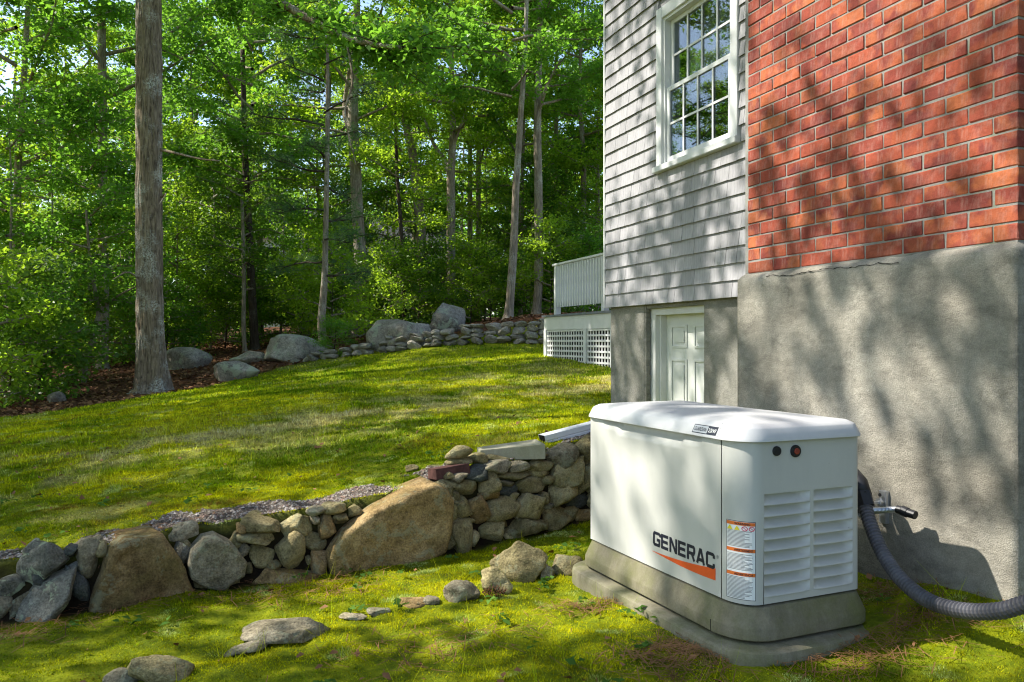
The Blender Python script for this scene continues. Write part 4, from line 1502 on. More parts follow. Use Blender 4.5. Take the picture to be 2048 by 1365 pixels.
rock('flat grey rock beside the angular tan rock at the bottom edge', 244, 1375, 70, 38, 'grey_stone', 23, rot=10)
rock('smooth pale stone lying on the lawn above the wall', 823, 944, 30, 14, 'fieldstone', 24, sink=.3)
rock('huge dark rounded boulder with undercut left side on the bank', 803, 697, 122, 66, 'boulder_stone', 31, dep=1.3, name='boulder', cat='boulder', facets=8, rot=2)
rock('peaked sunlit boulder leaning on the huge dark boulder', 897, 666, 88, 56, 'boulder_stone', 32, dep=1.0, name='boulder', cat='boulder', facets=10, rot=-14)
rock('broad lichen-spotted boulder at the lawn edge', 590, 722, 118, 48, 'boulder_stone', 33, dep=1.0, name='boulder', cat='boulder', facets=9, rot=-6)
rock('pale flat-topped boulder left of the lichen-spotted boulder', 498, 728, 66, 24, 'boulder_stone', 34, dep=.6, name='boulder', cat='boulder')
rock('long tilted dark boulder lying on the grass', 468, 760, 96, 36, 'boulder_stone', 35, dep=.45, name='boulder', cat='boulder', rot=7, block=.3)
rock('mossy boulder resting right of the big oak trunk', 372, 738, 92, 40, 'boulder_stone', 36, dep=.8, name='boulder', cat='boulder')
rock('small stone half hidden in leaf litter left of the oak', 112, 806, 36, 22, 'boulder_stone', 37, name='rock')

# far dry-stone wall on the bank
fwall = thing('stone_wall', 'far low grey dry-stone wall on the bank beside the deck', 'stone wall', tuple(at(860, 692, 17.0)))
FWO = fwall.location.copy()
far_mesh = []
for k in range(10):
    far_mesh.append(rock_mesh(900 + k, (1, 1, 1), 2, 9, .10, .25))
    far_mesh[-1].materials.append(MATS['boulder_stone'])
px = 590.0
kk = 0
while px < 1092:
    Z = 17.2 - .3 * (px - 590) / 500
    x, y = c2w((px - 1024) / F * Z, Z)
    gz_ = tz(x, y)
    H = np.interp(px, [590, 640, 720, 800, 950, 1092], [.06, .14, .22, .28, .38, .50])
    wst = random.uniform(.16, .34)
    z = 0.0
    while z < H:
        hs = min(random.uniform(.10, .19), max(.08, H - z + .03))
        o = bpy.data.objects.new('stone', far_mesh[kk % 10])
        kk += 1
        o.scale = (wst * random.uniform(.95, 1.15), .3, hs * 1.12)
        o.location = Vector((x, y, gz_ + z + hs / 2 - .02)) + Vector((*c2w(random.uniform(-.05, .05), z * .18 + random.uniform(-.03, .03)), 0)) - FWO
        o.rotation_euler = (random.uniform(-.1, .1), random.uniform(-.25, .25), -YAW + random.uniform(-.3, .3) + (math.pi if random.random() < .5 else 0))
        o.parent = fwall
        COL.objects.link(o)
        z += hs * .92
    px += wst / Z * F * .93

# ================================================================ SMALL THINGS on the wall top
ds = thing('downspout', 'pale aluminium downspout extension lying along the top of the stone wall', 'downspout', tuple(at(1086, 878, 5.22)))
p0, p1 = at(1086, 891, 5.22), at(1215, 857, 5.42)
dv = (p1 - p0).normalized()
sd = Vector((dv.y, -dv.x, 0)).normalized()
upv = sd.cross(dv).normalized()
if upv.z < 0:
    upv = -upv
m = MB()
prof3 = [(-.045, -.032), (.045, -.032), (.045, -.012), (.040, -.006), (.045, 0), (.045, .032), (-.045, .032), (-.045, 0), (-.040, -.006), (-.045, -.012)]
for (k0, k1, sc_) in ((0, 1.0, 1.0),):
    rings = []
    for t in (0, .6, 1.0):
        c = p0.lerp(p1, t) - ds.location
        rings.append([c + sd * a * sc_ + upv * (z_ * sc_ + .035) for (a, z_) in prof3])
    m.loft(rings, caps=False)
m.build('tube', 'gutter_aluminium', ds, bevel=0)
m = MB()
m.loft([[p0 + dv * .004 - ds.location + sd * a * .97 + upv * (z_ * .95 + .035) for (a, z_) in prof3], [p0 + dv * .05 - ds.location + sd * a * .9 + upv * (z_ * .9 + .035) for (a, z_) in prof3]], caps=True)
m.build('dark_plug', 'gap_black', ds)  # black plug painted as the shaded inside of the tube

sb_c = at(1028, 902, 4.98)
sb = thing('splash_block', 'tan wedge-shaped concrete splash block below the downspout end', 'splash block', tuple(sb_c))
sb.rotation_euler = (0, math.radians(-1), math.atan2(dv.y, dv.x) - math.radians(14))
m = MB()
m.add([(-.22, -.075, -.04), (.17, -.13, -.04), (.17, .13, -.04), (-.22, .075, -.04), (-.22, -.075, .022), (.17, -.13, .050), (.17, .13, .050), (-.22, .075, .022),
       (-.20, -.058, .022), (.150, -.108, .050), (.150, .108, .050), (-.20, .058, .022), (-.195, -.050, .014), (.142, -.098, .040), (.142, .098, .040), (-.195, .050, .014)],
      [(0, 3, 2, 1), (0, 1, 5, 4), (1, 2, 6, 5), (2, 3, 7, 6), (3, 0, 4, 7), (4, 5, 9, 8), (5, 6, 10, 9), (6, 7, 11, 10), (7, 4, 8, 11), (8, 9, 13, 12), (9, 10, 14, 13), (10, 11, 15, 14), (11, 8, 12, 15), (12, 13, 14, 15)])
m.build('block', 'splash_concrete', sb, bevel=.003)

lb_ = brick_mesh(.22, .10, .062, 77)
lo = link('brick', lb_, 'old_brick', None, False, at(898, 943, 4.62), (math.radians(3), math.radians(-5), math.radians(-78)))
lo['label'] = 'single dark red brick lying loose on top of the stone wall'; lo['category'] = 'brick'

# pine cone
pc_g, pc_z = hit(988, 1196)
pc = thing('pine_cone', 'brown pine cone lying in the moss below the rounded boulder', 'pine cone', (pc_g.x, pc_g.y, pc_g.z + .022), -YAW + .2)
m = MB()
for k in range(70):
    t = k / 69
    th = k * 2.39996
    rr_ = .021 * math.sin(math.pi * (.12 + .80 * t)) + .004
    xx = -.05 + .10 * t
    c = Vector((xx, rr_ * math.cos(th), rr_ * math.sin(th)))
    nrm = Vector((.5, math.cos(th), math.sin(th))).normalized()
    tg = Vector((0, -math.sin(th), math.cos(th)))
    m.add([Vector((xx - .006, 0, 0)), c + tg * .006 + nrm * .004, c + nrm * .010, c - tg * .006 + nrm * .004], [(0, 1, 2), (0, 2, 3)])
m.build('scales', 'cone_brown', pc)

# off-view yard trees: x, y, crown kind, crown lift, crown scale, crown turn
SHADE = [(-14.16, 16.61, 4, 2.84, 1.076, -2.244), (-7.45, 14.33, 4, 0.8, 0.826, 4.006), (-15.04, 11.71, 4, 2.54, 0.966, 5.624), (-7.72, 5.2, 4, 0.96, 0.897, 3.892), (-9.25, 18.43, 4, 2.22, 1.046, 4.812), (-10.5, 3.13, 4, -0.46, 1.135, 0.115), (-5.62, 1.26, 4, 0.91, 1.088, 6.76), (-5.82, 3.34, 4, 0.08, 0.805, 3.964), (-4.07, 9.47, 4, 2.15, 0.927, 2.65), (-15.57, 14.15, 4, 2.12, 1.15, 0.287), (-3.77, 3.15, 4, 1.6, 0.966, 4.363), (-14.02, 0.57, 4, 3.0, 1.142, 5.844)]

# ================================================================ MOSS, GRASS, GRAVEL, LITTER
def scatter(n, X0_, X1_, Z0_, Z1_, dens=None):
    """random ground points in the trapezoid in view"""
    Z = Z0_ + (Z1_ - Z0_) * RNG.random(n) ** .85
    X = (X0_ + (X1_ - X0_) * RNG.random(n)) * (Z + .3)
    return c2w(X, Z)

def keep_ground(x, y):
    # not under the house, chimney, deck or generator pad
    ok = ~((x > 2.70) & (y > 2.08) & (y < 3.8)) & ~((x > 3.70) & (y < 7.25)) & ~((x > 5.45) & (y > 7.2) & (y < 13.2))
    a = (x * math.cos(GROT) + y * math.sin(GROT))
    c = (-x * math.sin(GROT) + y * math.cos(GROT))
    return ok & ~((a > 1.82) & (a < 2.55) & (c > 2.19) & (c < 3.5))

def blades(name, n, X0_, X1_, Z0_, Z1_, hmin, hmax, wid, lean, palette, gfilter, label, category):
    x, y = scatter(n, X0_, X1_, Z0_, Z1_)
    zl, zd, zg = zones(x, y)
    r = RNG.random(len(x))
    patch = fbm(x * 1.9 + 3, y * 1.9 + 8, 3)
    tuft = fbm(x * 7.0, y * 7.0, 3)
    k = keep_ground(x, y) & gfilter(zl, zd, zg, r, tuft, patch)
    x, y, zl, zd, patch, tuft = x[k], y[k], zl[k], zd[k], patch[k], tuft[k]
    m_ = len(x)
    z = terrain(x, y) - .004
    X, Z = w2c(x, y)
    h = (hmin + (hmax - hmin) * RNG.random(m_)) * (.45 + 1.1 * tuft)
    w = wid * (.6 + .8 * RNG.random(m_)) * np.clip(Z / 5.0, .75, 3.0)
    ang = RNG.random(m_) * 2 * math.pi
    la, lm = RNG.random(m_) * 2 * math.pi, lean * RNG.random(m_) * h
    vs = np.empty((m_, 3, 3), np.float32)
    vs[:, 0] = np.stack([x - np.cos(ang) * w, y - np.sin(ang) * w, z], 1)
    vs[:, 1] = np.stack([x + np.cos(ang) * w, y + np.sin(ang) * w, z], 1)
    vs[:, 2] = np.stack([x + np.cos(la) * lm, y + np.sin(la) * lm, z + h], 1)
    tint = palette(m_, x, y, zd, patch, tuft) * np.exp(RNG.normal(0, .36, (m_, 1))) * (.45 + 1.1 * fbm(x * 24, y * 24, 2))[:, None]
    tint = np.clip(tint, 0, .7)
    me = np_mesh(name, vs.reshape(-1, 3), 3, tint.astype(np.float32))
    link(name, me, 'blades', None, False, kind='stuff', label=label, category=category)

def lerp3(a, b_, t):
    return np.array(a)[None] * (1 - t[:, None]) + np.array(b_)[None] * t[:, None]

def moss_pal(m_, x, y, zd, patch, tuft):
    t = np.clip(.46 + (patch - .5) * 2.2 + (fbm(x * .7 + 60, y * .7 + 20, 2) - .5) * 1.6 + RNG.normal(0, .20, m_), 0, 1)
    c = lerp3((.10, .17, .004), (.58, .54, .010), t)
    pale = smooth01((fbm(x * 5.0 + 200, y * 5.0 + 90, 2) - .70) / .05)[:, None] * (zd < .5)[:, None]
    c = c * (1 - pale) + np.array((.42, .52, .16))[None] * pale
    br = np.clip((.40 - .6 * fbm(x * 4.1 + 77, y * 4.1) - .4 * fbm(x * .9 + 31, y * .9 + 4, 2)) * 6 + RNG.normal(0, .2, m_), 0, .85)
    c = c * (1 - br[:, None]) + np.array((.17, .095, .03))[None] * br[:, None]
    d = np.clip(zd * 1.1 - RNG.random(m_) * .5, 0, 1)
    return c * (1 - d[:, None]) + np.array((.56, .48, .25))[None] * d[:, None]
def grass_pal(m_, x, y, zd, patch, tuft):
    t = np.clip(.5 + (patch - .5) * 1.8 + RNG.normal(0, .25, m_), 0, 1)
    c = lerp3((.09, .18, .008), (.44, .47, .016), t)
    d = np.clip(zd * 1.2 - RNG.random(m_) * .6, 0, 1)
    return c * (1 - d[:, None]) + np.array((.58, .51, .28))[None] * d[:, None]
low_f = lambda zl, zd, zg, r, tu, pa: (zl < .5) & (zg < .4) & (r < .35 + 1.0 * tu)
blades('moss', 620000, -.70, .70, 2.4, 5.6, .004, .013, .0028, 1.6, moss_pal, low_f, 'bright yellow green moss carpeting the ground round the generator', 'moss')
blades('lawn_moss', 520000, -.70, .32, 3.6, 11.0, .006, .020, .0034, 1.5, moss_pal, low_f, 'mossy green lawn above the stone wall', 'lawn')
blades('lawn_grass', 330000, -.72, .34, 5.0, 19.0, .014, .045, .0032, 1.0, grass_pal, lambda zl, zd, zg, r, tu, pa: (zl < .4) & (zg < .2) & (r < tu * 1.4 - .1), 'short patchy grass running back to the woods', 'grass')
blades('grass_tufts', 60000, -.72, .70, 2.4, 9.0, .04, .11, .0014, 1.3, grass_pal, lambda zl, zd, zg, r, tu, pa: (zl < .5) & (zg < .3) & (tu > .66) & (pa > .45), 'scattered tufts of longer grass blades in the moss', 'grass')

def pebbles(name, n, label, category, sel, smin, smax, mat, X0_, X1_, Z0_, Z1_):
    x, y = scatter(n, X0_, X1_, Z0_, Z1_)
    zl, zd, zg = zones(x, y)
    k = keep_ground(x, y) & sel(x, y, zl, zd, zg)
    x, y = x[k], y[k]
    z = terrain(x, y)
    m_ = len(x)
    s = smin + (smax - smin) * RNG.random(m_) ** 2
    oct_ = np.array([(1, 0, 0), (0, 1, 0), (-1, 0, 0), (0, -1, 0), (0, 0, .7), (0, 0, -.7)])
    tri = np.array([(0, 1, 4), (1, 2, 4), (2, 3, 4), (3, 0, 4)])
    a = RNG.random(m_) * 6.28
    pts = oct_[None] * (s[:, None, None]) * (.7 + .6 * RNG.random((m_, 6, 3)))
    ca, sa_ = np.cos(a), np.sin(a)
    px_ = pts[:, :, 0] * ca[:, None] - pts[:, :, 1] * sa_[:, None]
    py_ = pts[:, :, 0] * sa_[:, None] + pts[:, :, 1] * ca[:, None]
    P_ = np.stack([px_ + x[:, None], py_ + y[:, None], pts[:, :, 2] + z[:, None] + s[:, None] * .1], 2)
    vs = P_[:, tri].reshape(-1, 3)
    gt = np.array([(.30,.26,.22),(.17,.14,.12),(.38,.34,.30),(.25,.17,.13),(.12,.095,.08),(.26,.22,.17)])[RNG.integers(0, 6, m_)] * (.75 + .5 * RNG.random((m_, 1)))
    me = np_mesh(name, vs, 3, np.repeat(gt, 4, 0).astype(np.float32))
    link(name, me, mat, None, False, kind='stuff', label=label, category=category)
pebbles('gravel', 90000, 'fine grey and pink gravel behind the top of the stone wall', 'gravel', lambda x, y, zl, zd, zg: zg > .35, .004, .013, 'gravel_stone', -.72, .30, 3.3, 6.2)

def leaf_quads(c, L, W, nrm_bias, rng=RNG, fold=.18):
    """rhombic leaves at centres c: (n,4,3)"""
    n_ = len(c)
    nrm = rng.normal(0, 1, (n_, 3)); nrm[:, 2] = np.abs(nrm[:, 2]) + nrm_bias
    nrm /= np.linalg.norm(nrm, axis=1)[:, None]
    t = rng.normal(0, 1, (n_, 3))
    t -= nrm * np.sum(t * nrm, 1)[:, None]
    t /= np.linalg.norm(t, axis=1)[:, None]
    u = np.cross(nrm, t)
    L, W = L[:, None], W[:, None]
    v = np.empty((n_, 4, 3), np.float32)
    v[:, 0] = c - t * L * .5
    v[:, 1] = c + u * W * .5 + t * L * .08 + nrm * W * fold
    v[:, 2] = c + t * L * .5
    v[:, 3] = c - u * W * .5 + t * L * .08 + nrm * W * fold
    return v

def litter(name, n, X0_, X1_, Z0_, Z1_, smin, smax, sel, label):
    x, y = scatter(n, X0_, X1_, Z0_, Z1_)
    zl, zd, zg = zones(x, y)
    k = keep_ground(x, y) & sel(zl, RNG.random(len(x)))
    x, y = x[k], y[k]
    c = np.stack([x, y, terrain(x, y) + .016], 1)
    L = smin + (smax - smin) * RNG.random(len(x))
    v = leaf_quads(c, L, L * .6, 1.6)
    link(name, np_mesh(name, v.reshape(-1, 3), 4), 'dead_leaf', None, False, kind='stuff', label=label, category='leaves')
litter('fallen_leaves', 420, -.7, .7, 2.4, 7.0, .02, .055, lambda zl, r: zl < .6, 'a few dry brown leaves scattered over the moss')
litter('woodland_litter', 26000, -.8, .5, 8.0, 30.0, .06, .13, lambda zl, r: zl > .4, 'brown leaf litter under the trees at the edge of the lawn')

def needles():
    cs, ds = [], []
    for (px_, py_, n_, r_) in ((1400, 1318, 420, .16), (1330, 1300, 160, .12), (1790, 1270, 260, .14), (1900, 1225, 220, .2), (1760, 1190, 160, .12), (640, 1180, 200, .2), (330, 1190, 200, .25), (870, 1300, 160, .2), (1190, 1215, 160, .12), (60, 1270, 160, .2), (1700, 1335, 160, .15)):
        g, Z = hit(px_, py_)
        x, y = g.x + RNG.normal(0, r_, n_), g.y + RNG.normal(0, r_ * .6, n_)
        k = keep_ground(x, y)
        x, y = x[k], y[k]
        cs.append(np.stack([x, y, terrain(x, y) + .012 + .008 * RNG.random(len(x))], 1))
    c = np.concatenate(cs)
    a_ = RNG.random(len(c)) * 6.28
    d = np.stack([np.cos(a_), np.sin(a_), RNG.normal(0, .15, len(c))], 1)
    w = np.stack([-np.sin(a_), np.cos(a_), np.zeros(len(c))], 1) * .0014
    L = (.02 + .035 * RNG.random(len(c)))[:, None]
    v = np.stack([c - d * L - w, c - d * L + w, c + d * L + w, c + d * L - w], 1)
    link('pine_needles', np_mesh('pine_needles', v.reshape(-1, 3).astype(np.float32), 4), 'dead_leaf', None, False, kind='stuff', label='brown fallen pine needles in patches on the moss', category='needles')
needles()

# low broad-leaved weeds in the moss
def weeds():
    cx, cy = scatter(150, -.62, .66, 2.45, 5.4)
    zl, zd, zg = zones(cx, cy)
    k = keep_ground(cx, cy) & (zl < .3) & (zg < .3) & (fbm(cx * 1.5 + 50, cy * 1.5) > .42)
    cs, LL = [], []
    for (x, y) in zip(cx[k], cy[k]):
        n_ = RNG.integers(3, 9)
        r = RNG.random(n_) * .05
        a = RNG.random(n_) * 6.28
        xs, ys = x + r * np.cos(a), y + r * np.sin(a)
        cs.append(np.stack([xs, ys, terrain(xs, ys) + .018 + .02 * RNG.random(n_)], 1))
        LL.append(.022 + .026 * RNG.random(n_))
    c = np.concatenate(cs); L = np.concatenate(LL)
    v = leaf_quads(c, L, L * .8, 2.2)
    tint = lerp3((.06, .13, .025), (.12, .23, .045), RNG.random(len(c)))
    link('weeds', np_mesh('weeds', v.reshape(-1, 3), 4, tint.astype(np.float32)), 'blades', None, False, kind='stuff', label='small broad leaved weeds sprouting through the moss', category='weeds')
weeds()

# ================================================================ WOODS
def make_crown(seed, z0, z1, Rc, nl, ntw, nleaf, L0, L1, mat, name, shape=.5, flat=.16, droop=0.0, twl=1.0):
    rng = np.random.default_rng(seed)
    limbs = MB()
    C = []
    for i in range(nl):
        t = (i + rng.random() * .8) / nl
        zz = z0 + (z1 - z0) * t
        az = i * 2.39996 + rng.normal(0, .4)
        ln = Rc * (shape + (1 - shape) * math.sin(math.pi * min(1, .15 + .85 * t))) * (.65 + .5 * rng.random()) * (1 - .45 * t)
        rise = .10 + .55 * t - droop * (1 - t) + rng.normal(0, .08)
        p = Vector((0, 0, zz))
        path = [p.copy()]
        d = Vector((math.cos(az), math.sin(az), rise))
        for k in range(5):
            d = (d + Vector((rng.normal(0, .16), rng.normal(0, .16), rng.normal(0, .10) - .02))).normalized()
            p = p + d * ln / 5
            path.append(p.copy())
        r0 = .012 * ln + .012
        limbs.tube(path, [r0 * (1 - .15 * k) for k in range(6)], 5, caps=False)
        for j in range(ntw):
            s_ = .28 + .72 * (j + rng.random()) / ntw
            q = path[min(4, int(s_ * 5))].lerp(path[min(5, int(s_ * 5) + 1)], (s_ * 5) % 1.0 if s_ < 1 else 1)
            ta = az + rng.normal(0, 1.0)
            tl = twl * (.45 + .6 * rng.random()) * (1.15 - .5 * s_)
            e = q + Vector((math.cos(ta), math.sin(ta), .12 + rng.normal(0, .22))).normalized() * tl
            limbs.tube([q, q.lerp(e, .5) + Vector((0, 0, .03)), e], [.011, .008, .004], 4, caps=False)
            n_ = max(4, int(nleaf * (.5 + rng.random())))
            f = rng.random(n_) ** .8
            base = np.array(q)[None] * (1 - f[:, None]) + np.array(e)[None] * f[:, None]
            C.append(base + rng.normal(0, 1, (n_, 3)) * np.array((flat * 1.25, flat * 1.25, flat * .75)))
    c = np.concatenate(C)
    return limbs, c, rng

def crown_meshes(name, seed, mat, L0, L1, **kw):
    limbs, c, rng = make_crown(seed, L0=L0, L1=L1, mat=mat, name=name, **kw)
    L = L0 + (L1 - L0) * rng.random(len(c))
    v = leaf_quads(c.astype(np.float32), L, L * (.5 + .2 * rng.random(len(c))), .55, rng)
    t = np.clip(rng.normal(.5, .22, len(c)) + .25 * np.sin(c[:, 0] * 2.1 + c[:, 1] * 1.7 + c[:, 2]), 0, 1)
    me = np_mesh(name, v.reshape(-1, 3), 4, np.stack([t, t, t], 1).astype(np.float32))
    me.materials.append(MATS[mat])
    lm = bpy.data.meshes.new('limbs')
    lm.from_pydata(limbs.v, [], limbs.f)
    lm.polygons.foreach_set('use_smooth', [True] * len(lm.polygons))
    lm.materials.append(MATS['grey_bark'])
    return me, lm

def pine_meshes(seed, z0, z1, Rc, nl, ntw):
    limbs, c, rng = make_crown(seed, z0, z1, Rc, nl, ntw, 13, 0, 0, '', '', .45, .12, .15, .9)
    n_, nn = len(c), 16
    d = rng.normal(0, 1, (n_, nn, 3)); d[:, :, 2] += .35
    d /= np.linalg.norm(d, axis=2)[:, :, None]
    ln = .09 + .05 * rng.random((n_, nn, 1))
    w = np.cross(d, rng.normal(0, 1, (n_, nn, 3)))
    w /= np.linalg.norm(w, axis=2)[:, :, None]
    b0 = c[:, None, :] + d * .01
    v = np.stack([b0 - w * .0042, b0 + w * .0042, b0 + d * ln], 2).reshape(-1, 3)
    t = np.repeat(np.clip(rng.normal(.5, .25, n_), 0, 1), nn)
    me = np_mesh('pine_foliage', v.astype(np.float32), 3, np.stack([t, t, t], 1).astype(np.float32))
    me.materials.append(MATS['pine_needles'])
    lm = bpy.data.meshes.new('limbs'); lm.from_pydata(limbs.v, [], limbs.f); lm.materials.append(MATS['dark_bark'])
    return me, lm

CANOPY = [crown_meshes('foliage', 100 + i, m_, .10, .165, z0=z0, z1=z1, Rc=r_, nl=28, ntw=7, nleaf=92) for i, (m_, z0, z1, r_) in
          enumerate((('oak_leaves', 2.6, 13, 3.9), ('oak_leaves', 3.4, 14, 3.6), ('bright_leaves', 2.8, 13, 3.8), ('bright_leaves', 4.2, 15, 4.2)))]
SAPS = [crown_meshes('foliage', 200 + i, m_, .08, .13, z0=z0, z1=z1, Rc=r_, nl=16, ntw=6, nleaf=60, twl=.7) for i, (m_, z0, z1, r_) in
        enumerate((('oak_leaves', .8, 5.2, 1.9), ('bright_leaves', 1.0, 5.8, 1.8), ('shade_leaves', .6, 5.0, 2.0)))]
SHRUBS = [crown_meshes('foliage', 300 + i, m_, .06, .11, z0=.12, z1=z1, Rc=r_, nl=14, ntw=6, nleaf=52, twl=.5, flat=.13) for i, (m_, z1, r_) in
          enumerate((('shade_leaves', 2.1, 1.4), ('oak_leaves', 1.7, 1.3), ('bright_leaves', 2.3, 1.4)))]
CANOPY.append(crown_meshes('foliage', 150, 'oak_leaves', .155, .215, z0=4.5, z1=14.5, Rc=4.6, nl=24, ntw=5, nleaf=55, flat=.24))
PINE = [pine_meshes(400, 1.4, 11, 1.9, 26, 7)]

def tree(name, label, category, Z, path, bark, crown=None, cz=0.0, cs=1.0, crot=0.0, group=None, extra=(), n=10, xy=None, fine=False, flare=1.35, straight=False):
    """path: list of (px, py, width px); first entry is the foot"""
    if xy is None:
        X = (path[0][0] - 1024) / F * Z
        x, y = c2w(X, Z)
    else:
        x, y = xy
    g = tz(x, y)
    root = thing(name, label, category, (x, y, g - .03), 0, group)
    pts, rad = [], []
    for i, (px_, py_, w_) in enumerate(path):
        p = at(px_, py_, Z) if xy is None else Vector((x + px_, y + py_[0], g + py_[1]))
        if i == 0:
            p = Vector((x, y, g - .06))
        pts.append(p - root.location)
        rad.append(w_ / F * Z / 2 if xy is None else w_)
    pts.insert(1, pts[0].lerp(pts[1], min(.3, .35 / max(.2, (pts[1] - pts[0]).length))))
    rad.insert(1, rad[0] * (1.0 if xy is not None else .88)); rad[0] *= flare
    pp = bez(pts, max(40, (30 if fine else 10) * len(pts)))
    rr_ = np.interp(np.linspace(0, len(pts) - 1, len(pp)), range(len(pts)), rad)
    m = MB().tube(pp, list(rr_), n)
    if fine:
        for i, v in enumerate(m.v):
            k = i // n
            c = pp[min(k, len(pp) - 1)]
            dv_ = Vector(v) - c
            th = math.atan2(dv_.y, dv_.x)
            root_f = math.exp(-max(0, v[2]) / .35) * .16 * math.sin(5 * th + .8)
            s_ = 1 + root_f + .085 * (abs(mnoise.noise(Vector((math.cos(th) * 8, math.sin(th) * 8, v[2] * 1.6)))) * 2 - .5) + .05 * mnoise.noise(Vector((math.cos(th) * 17, math.sin(th) * 17, v[2] * 3.5))) + .04 * mnoise.noise(Vector((math.cos(th) * 2, math.sin(th) * 2, v[2] * .9)))
            m.v[i] = tuple(c + dv_ * s_)
    m.build('trunk', bark, root, smooth=True)
    for (lp, lw) in extra:
        q = [(at(a_, b__, Z + dz_) - root.location) for (a_, b__, dz_) in lp]
        q = bez(q, 30)
        MB().tube(q, list(np.linspace(lw[0], lw[1], len(q))), 7).build('limb', bark, root, smooth=True)
    if crown is not None:
        fm, lm = crown
        off = Vector((pp[len(pp) // 2].x, pp[len(pp) // 2].y, 0)) * (0 if straight else .6)
        for (nm, me) in (('crown', fm), ('branches', lm)):
            o = bpy.data.objects.new(nm, me)
            o.location = off + Vector((0, 0, cz))
            o.scale = (cs, cs, cs)
            o.rotation_euler = (0, 0, crot)
            o.parent = root
            COL.objects.link(o)
    return root

# --- trees that can be told apart in the photograph
tree('oak_tree', 'thick straight oak trunk with ridged bark and whitened foot on the left', 'tree', 14.5,
     [(304, 790, 80), (303, 745, 60), (301, 690, 54), (299, 560, 49), (298, 400, 48), (298, 200, 48), (297, 0, 46), (296, -250, 40), (297, -600, 30)], 'oak_bark', CANOPY[3], 3.3, 1.0, .4,
     extra=(([(297, -190, 0), (420, -60, -.6), (550, 0, -1.2), (640, 50, -1.7), (720, 84, -2.1), (800, 96, -2.5)], (.10, .03)),
            ([(690, 68, -1.9), (705, 160, -2.1), (690, 230, -2.3), (712, 330, -2.4)], (.022, .006)),
            ([(322, 300, -.1), (345, 305, -.4), (400, 318, -.9), (440, 322, -1.2)], (.03, .008)),
            ([(282, 560, -.1), (255, 545, -.5), (225, 560, -.9)], (.02, .006)),
            ([(322, 395, -.1), (332, 388, -.3), (318, 410, -.5)], (.018, .006))), n=110, fine=True, flare=1.25)
tree('oak_tree', 'pale straight trunk standing just left behind the thick oak', 'tree', 20.0, [(205, 735, 24), (208, 600, 19), (206, 450, 18), (205, 250, 17), (203, 0, 15), (202, -300, 11)], 'grey_bark', CANOPY[0], 1.5, 1.0, 1.0)
tree('oak_tree', 'thin leaning forked trunk left of the thick oak', 'tree', 17.0, [(163, 757, 14), (176, 710, 10), (188, 660, 9), (197, 628, 9), (190, 580, 7), (180, 520, 6), (172, 420, 4)], 'grey_bark', SAPS[0], .8, 1.0, 0,
     extra=(([(197, 628, 0), (212, 610, 0), (240, 590, -.2), (275, 572, -.4)], (.045, .015)),))
tree('oak_tree', 'dark trunk near the left edge with drooping leafy branches', 'tree', 18.0, [(30, 760, 17), (34, 600, 15), (34, 420, 14), (38, 300, 13), (48, 150, 11), (60, -50, 8)], 'grey_bark', CANOPY[1], -.6, 1.0, 2.0)
tree('oak_tree', 'dark trunk behind the pale flat-topped boulder', 'tree', 22.0, [(510, 706, 20), (505, 600, 16), (497, 450, 14), (490, 300, 12), (485, 100, 9)], 'dark_bark', CANOPY[0], 2.0, .9, 3.0)
tree('oak_tree', 'short slim pale trunk touching the dark trunk near the boulders', 'tree', 21.5, [(490, 706, 10), (487, 650, 9), (488, 560, 8), (484, 400, 6)], 'grey_bark', SAPS[2], 1.0, 1.0, 1.0)
tree('oak_tree', 'tall pale grey trunk with lichen left of the dark boulder', 'tree', 24.0, [(712, 678, 34), (722, 590, 26), (721, 520, 25), (715, 430, 25), (711, 340, 23), (706, 250, 22), (709, 150, 18), (713, 40, 15), (715, -200, 10)], 'grey_bark', CANOPY[2], 2.8, 1.0, .7,
     extra=(([(706, 270, 0), (690, 220, .2), (700, 130, .3)], (.12, .05)),))
tree('pine_tree', 'white pine with soft blue green needles over the pale boulders', 'tree', 18.5, [(646, 698, 19), (643, 640, 16), (649, 560, 13), (652, 430, 11), (655, 250, 9), (655, 60, 6)], 'grey_bark', PINE[0], .3, 1.0, .3)
tree('oak_tree', 'brown trunk curving left above the shrubs behind the boulders', 'tree', 28.0, [(846, 660, 22), (845, 520, 21), (838, 420, 21), (828, 325, 19), (813, 255, 15), (800, 190, 11), (790, 60, 8)], 'grey_bark', CANOPY[3], 2.6, 1.0, 5.0)
tree('oak_tree', 'straight brown trunk rising right behind the peaked boulder', 'tree', 25.0, [(905, 640, 20), (902, 520, 18), (902, 400, 17), (902, 345, 17), (906, 250, 13), (902, 100, 10), (900, -100, 8)], 'grey_bark', CANOPY[2], 3.2, 1.0, 4.0,
     extra=(([(901, 352, 0), (888, 320, .1), (868, 290, .2), (850, 240, .3)], (.10, .04)), ([(904, 300, 0), (925, 240, -.2), (940, 180, -.3)], (.06, .02))))
tree('oak_tree', 'slightly leaning pale trunk above the far stone wall', 'tree', 20.5, [(1016, 645, 24), (1020, 600, 17), (1027, 500, 16), (1032, 380, 14), (1040, 250, 12), (1050, 100, 9), (1056, -80, 7)], 'grey_bark', CANOPY[0], 3.0, .95, 2.4)
tree('oak_tree', 'upright pale trunk left of the deck railing', 'tree', 23.0, [(1072, 645, 21), (1077, 560, 17), (1077, 400, 17), (1075, 250, 15), (1079, 80, 12), (1082, -120, 9)], 'grey_bark', CANOPY[1], 2.4, 1.0, 1.1,
     extra=(([(1076, 230, 0), (1095, 170, -.4), (1120, 120, -.8)], (.06, .02)),))
